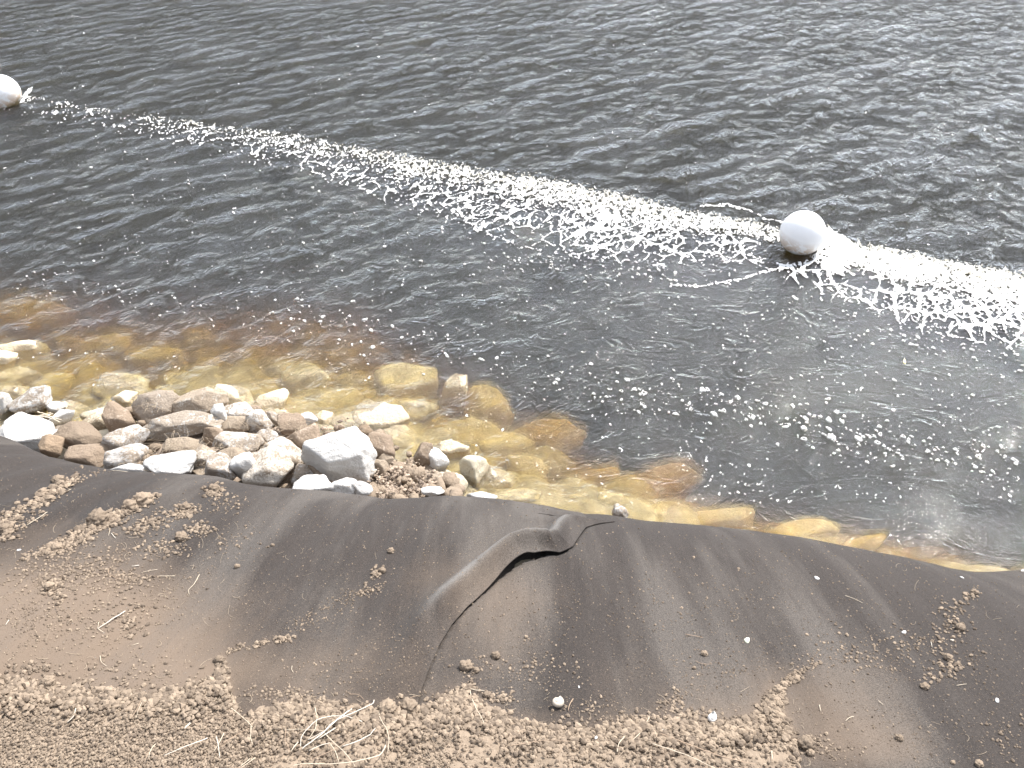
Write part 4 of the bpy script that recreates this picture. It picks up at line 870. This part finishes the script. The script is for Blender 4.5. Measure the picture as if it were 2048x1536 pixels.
for k, (fr, pts, wpx, mt, up, lab, kd) in enumerate(ST):
    pp = [fr(p) for p in pts]
    # more points in between so that the stalk follows the ground
    q_ = []
    for (a, b), (c, d_) in zip(pp[:-1], pp[1:]):
        for i in range(4): q_.append((a+(c-a)*i/4, b+(d_-b)*i/4))
    q_.append(pp[-1]); q_ = np.array(q_); n_ = len(q_)
    prof = up*np.sin(np.linspace(.15, math.pi-.15, n_))*.8+.005
    W = onsoil(q_[:, 0], q_[:, 1], prof); dep = proj(W[0, 0], W[0, 1], W[0, 2])[2]; r_ = float(wpx*dep/F/2)*.62
    if np.isnan(W).any() or abs(W).max() > 20: continue
    tube({'straw': 'straw_stalk', 'root': 'root', 'twig': 'twig'}[kd], W, r_, r_*.6, M[mt], 6, .6, lab, kd, {'straw': 'loose straw stalks', 'root': 'loose roots', 'twig': None}[kd])

# fine dry litter: hair roots and short fibres in the soil, dry roots on the rock pile
rs = np.random.RandomState(21); LV, LF, LT, lb = [], [], [], 0
def fibre(P, r_):
    global lb
    P = np.array(P); n_ = len(P); Tn = np.gradient(P, axis=0); Tn /= np.linalg.norm(Tn, axis=1)[:, None]+1e-9; S = np.cross(Tn, (0, 0, 1.)); S /= np.linalg.norm(S, axis=1)[:, None]+1e-9; U = np.cross(S, Tn)
    V = np.concatenate([P+S*r_, P-S*r_*.5+U*r_*.87, P-S*r_*.5-U*r_*.87]); fs = []
    for i in range(n_-1):
        for a, b in ((0, 1), (1, 2), (2, 0)): fs += [(lb+a*n_+i, lb+b*n_+i, lb+b*n_+i+1), (lb+a*n_+i, lb+b*n_+i+1, lb+a*n_+i+1)]
    LV.append(V); LF.extend(fs); lb += len(V)
pxs = np.concatenate([rs.rand(210)*1650, rs.rand(120)*500, rs.rand(70)*2048]); pys = np.concatenate([1375+rs.rand(210)*160, 1000+rs.rand(120)*340, 960+rs.rand(70)*560])
for px, py in zip(pxs, pys):
    n_ = 6; a_ = rs.rand()*6.28; L_ = 8+22*rs.rand()**2; k_ = rs.randn()*.35; q_ = [(px, py)]
    for i in range(n_): q_.append((q_[-1][0]+L_/n_*math.cos(a_), q_[-1][1]+L_/n_*math.sin(a_)*.8)); a_ += k_
    q_ = np.array(q_)
    if (q_[:, 1] < np.interp(q_[:, 0], [p[0] for p in SIL], [p[1] for p in SIL])+12).any(): continue
    W = onsoil(q_[:, 0], q_[:, 1], .002+.005*rs.rand(n_+1)); fibre(W, (.35+.5*rs.rand())*.0007)
for cx, cy, z, n_f, rx, ry in ((395,900,.24,70,50,25),(300,925,.25,36,30,20),(350,890,.22,30,40,12),(480,905,.30,30,60,12),(470,845,.21,24,60,12),(600,860,.22,26,40,10),(310,815,.19,14,40,10)):
    for k in range(n_f):
        px = cx+rs.randn()*rx*.6; py = cy+rs.randn()*ry*.6; x, y, t = [float(v) for v in at(px, py, z)]
        a_ = rs.rand()*6.28; P = [(x, y, z)]
        for i in range(6): P.append((P[-1][0]+.014*math.cos(a_), P[-1][1]+.014*math.sin(a_), P[-1][2]+rs.randn()*.006)); a_ += rs.randn()*.4
        fibre(P, .0008)
V = np.concatenate(LV); me = mesh('plant_litter', V, np.array(LF)); tag(link('plant_litter', me, M['litter']), 'fine dry hair roots and fibres strewn over soil, felt and stones', 'plant litter', kind='stuff')
# bundle of dry reeds on the left stones
rb = bpy.data.objects.new('reed_bundle', None); COL.objects.link(rb); x, y, _ = [float(v) for v in at(85, 838, .06)]; rb.location = (x, y, .05)
tag(rb, 'flattened bundle of pale dry reeds lying in the shallows above the white slab', 'reeds')
for k in range(9):
    p0 = at(42+4*k, 850-3*k+3*rs.randn(), .07+.004*k); p1 = at(98+3*k+4*rs.randn(), 822+2.5*k, .085+.004*k); zz = .075+.004*k
    o = tube('reed', [(float(p0[0]), float(p0[1]), zz-.01), (float(p0[0]+p1[0])/2, float(p0[1]+p1[1])/2, zz+.012), (float(p1[0]), float(p1[1]), zz)], .0045, .003, M['pale' if k % 2 else 'straw'], 6, .6)
    o.location = Vector(o.location)-rb.location; o.parent = rb

# ------------------------------------------------------------------ snail shells and fragments
def snail(px, py, wpx, mat, label, rz, tilt):
    W = onsoil([px], [py], [.006])[0]; t = float(proj(*W)[2]); Rr = wpx*t/F/2
    n_ = 150; th_ = np.linspace(0, 2*np.pi*3.1, n_); g_ = np.exp(.12*(th_-th_[-1]))            # grows outward
    cen = np.stack([Rr*.52*g_*np.cos(th_), Rr*.52*g_*np.sin(th_), -Rr*.75*g_+Rr*.75], 1); rad = Rr*.50*g_
    nseg = 20; a_ = np.linspace(0, 2*np.pi, nseg, endpoint=False); out = np.stack([np.cos(th_), np.sin(th_), 0*th_], 1); up = np.array([0, 0, 1.])
    V = (cen[:, None]+rad[:, None, None]*(np.cos(a_)[None, :, None]*out[:, None]+1.05*np.sin(a_)[None, :, None]*up)).reshape(-1, 3); fs = []
    for i in range(n_-1):
        for j in range(nseg): fs.append((i*nseg+j, i*nseg+(j+1) % nseg, (i+1)*nseg+(j+1) % nseg, (i+1)*nseg+j))
    root = bpy.data.objects.new('snail_shell', None); COL.objects.link(root); root.location = tuple(W+np.array([0, 0, Rr*.35])); root.rotation_euler = (tilt, 0, rz)
    tag(root, label, 'snail shell', 'empty snail shells at the soil edge')
    link('whorl', mesh('whorl', V, np.array(fs)), mat, root)
    # rim round the dark mouth
    e = cen[-1]; Vr = []; 
    for q_, zz in ((1.0, 0), (1.08, .05), (.95, .09), (.85, .02)):
        Vr.append(e+rad[-1]*q_*(np.cos(a_)[:, None]*out[-1]+1.05*np.sin(a_)[:, None]*up)+np.array([-math.sin(th_[-1]), math.cos(th_[-1]), 0])*rad[-1]*zz*2)
    Vr = np.concatenate(Vr); fs = [(r_*nseg+j, r_*nseg+(j+1) % nseg, (r_+1)*nseg+(j+1) % nseg, (r_+1)*nseg+j) for r_ in range(3) for j in range(nseg)]
    link('aperture_lip', mesh('aperture_lip', Vr, np.array(fs)), mat, root)
snail(1114, 1409, 31, M['shell'], 'round cream snail shell with faint brown lines lying on the felt', R(20), R(-6))
snail(1421, 1437, 26, M['white'], 'bright white broken snail shell half in the soil edge', R(20), R(35))
FRG = [(1106,1451,9,'white','small white chip just below the cream shell'),(1493,1281,15,'fragment','yellowish white crumpled fragment on the right felt'),(1633,1156,10,'white','white oval chip high on the right felt'),(1808,1265,9,'white','white oval chip in the middle of the right felt'),(1994,1401,10,'white','white chip near the right edge below the shade'),
       (1924,1155,8,'white','white chip close to the felt rim at right'),(38,1100,8,'white','white chip left above the dusty felt'),(1192,1475,7,'white','tiny white chip in the soil between the shells'),(1328,1461,8,'white','white splinter in the soil left of the white shell'),(2046,1142,8,'white','white chip on the rim at the right edge'),(1158,1374,5,'white','tiny white grain on the felt above the shells'),(1905,1281,9,'shell','pale splinter in the strewn line at right')]
for k, (px, py, s_, mt, lab) in enumerate(FRG):
    W = onsoil([px], [py], [.003])[0]; t = float(proj(*W)[2]); r_ = s_*t/F/2; me = rock_mesh('shell_fragment', r_*1.1, r_*.8, r_*.42, 500+k, 2, 8, 10, .12)
    o = link('shell_fragment', me, M[mt], loc=tuple(W)); o.rotation_euler = (R(-20), 0, k*1.1); tag(o, lab, 'shell fragment', 'pale chips on the bank')
# floating leaf
x, y, t = [float(v) for v in at(1808, 726, .0)]; rw = 11*t/F
lv = np.array([(0,-1,0),(.22,-.5,.03),(.25,.1,.05),(.1,.7,.08),(0,1.15,.1),(-.12,.6,.06),(-.28,.05,.04),(-.2,-.5,.02),(0,0,.09)])*rw; fs = [(8, i, (i+1) % 8) for i in range(8)]
o = link('leaf', mesh('leaf', lv, np.array(fs)), M['leaf'], loc=(x, y, float(wh(np.array([x]), np.array([y]))[0])+.008)); o.rotation_euler = (0, 0, R(-20)); m_ = o.modifiers.new('thickness', 'SOLIDIFY'); m_.thickness = .001
tag(o, 'narrow yellow leaf floating alone on the smooth water at right', 'leaf')
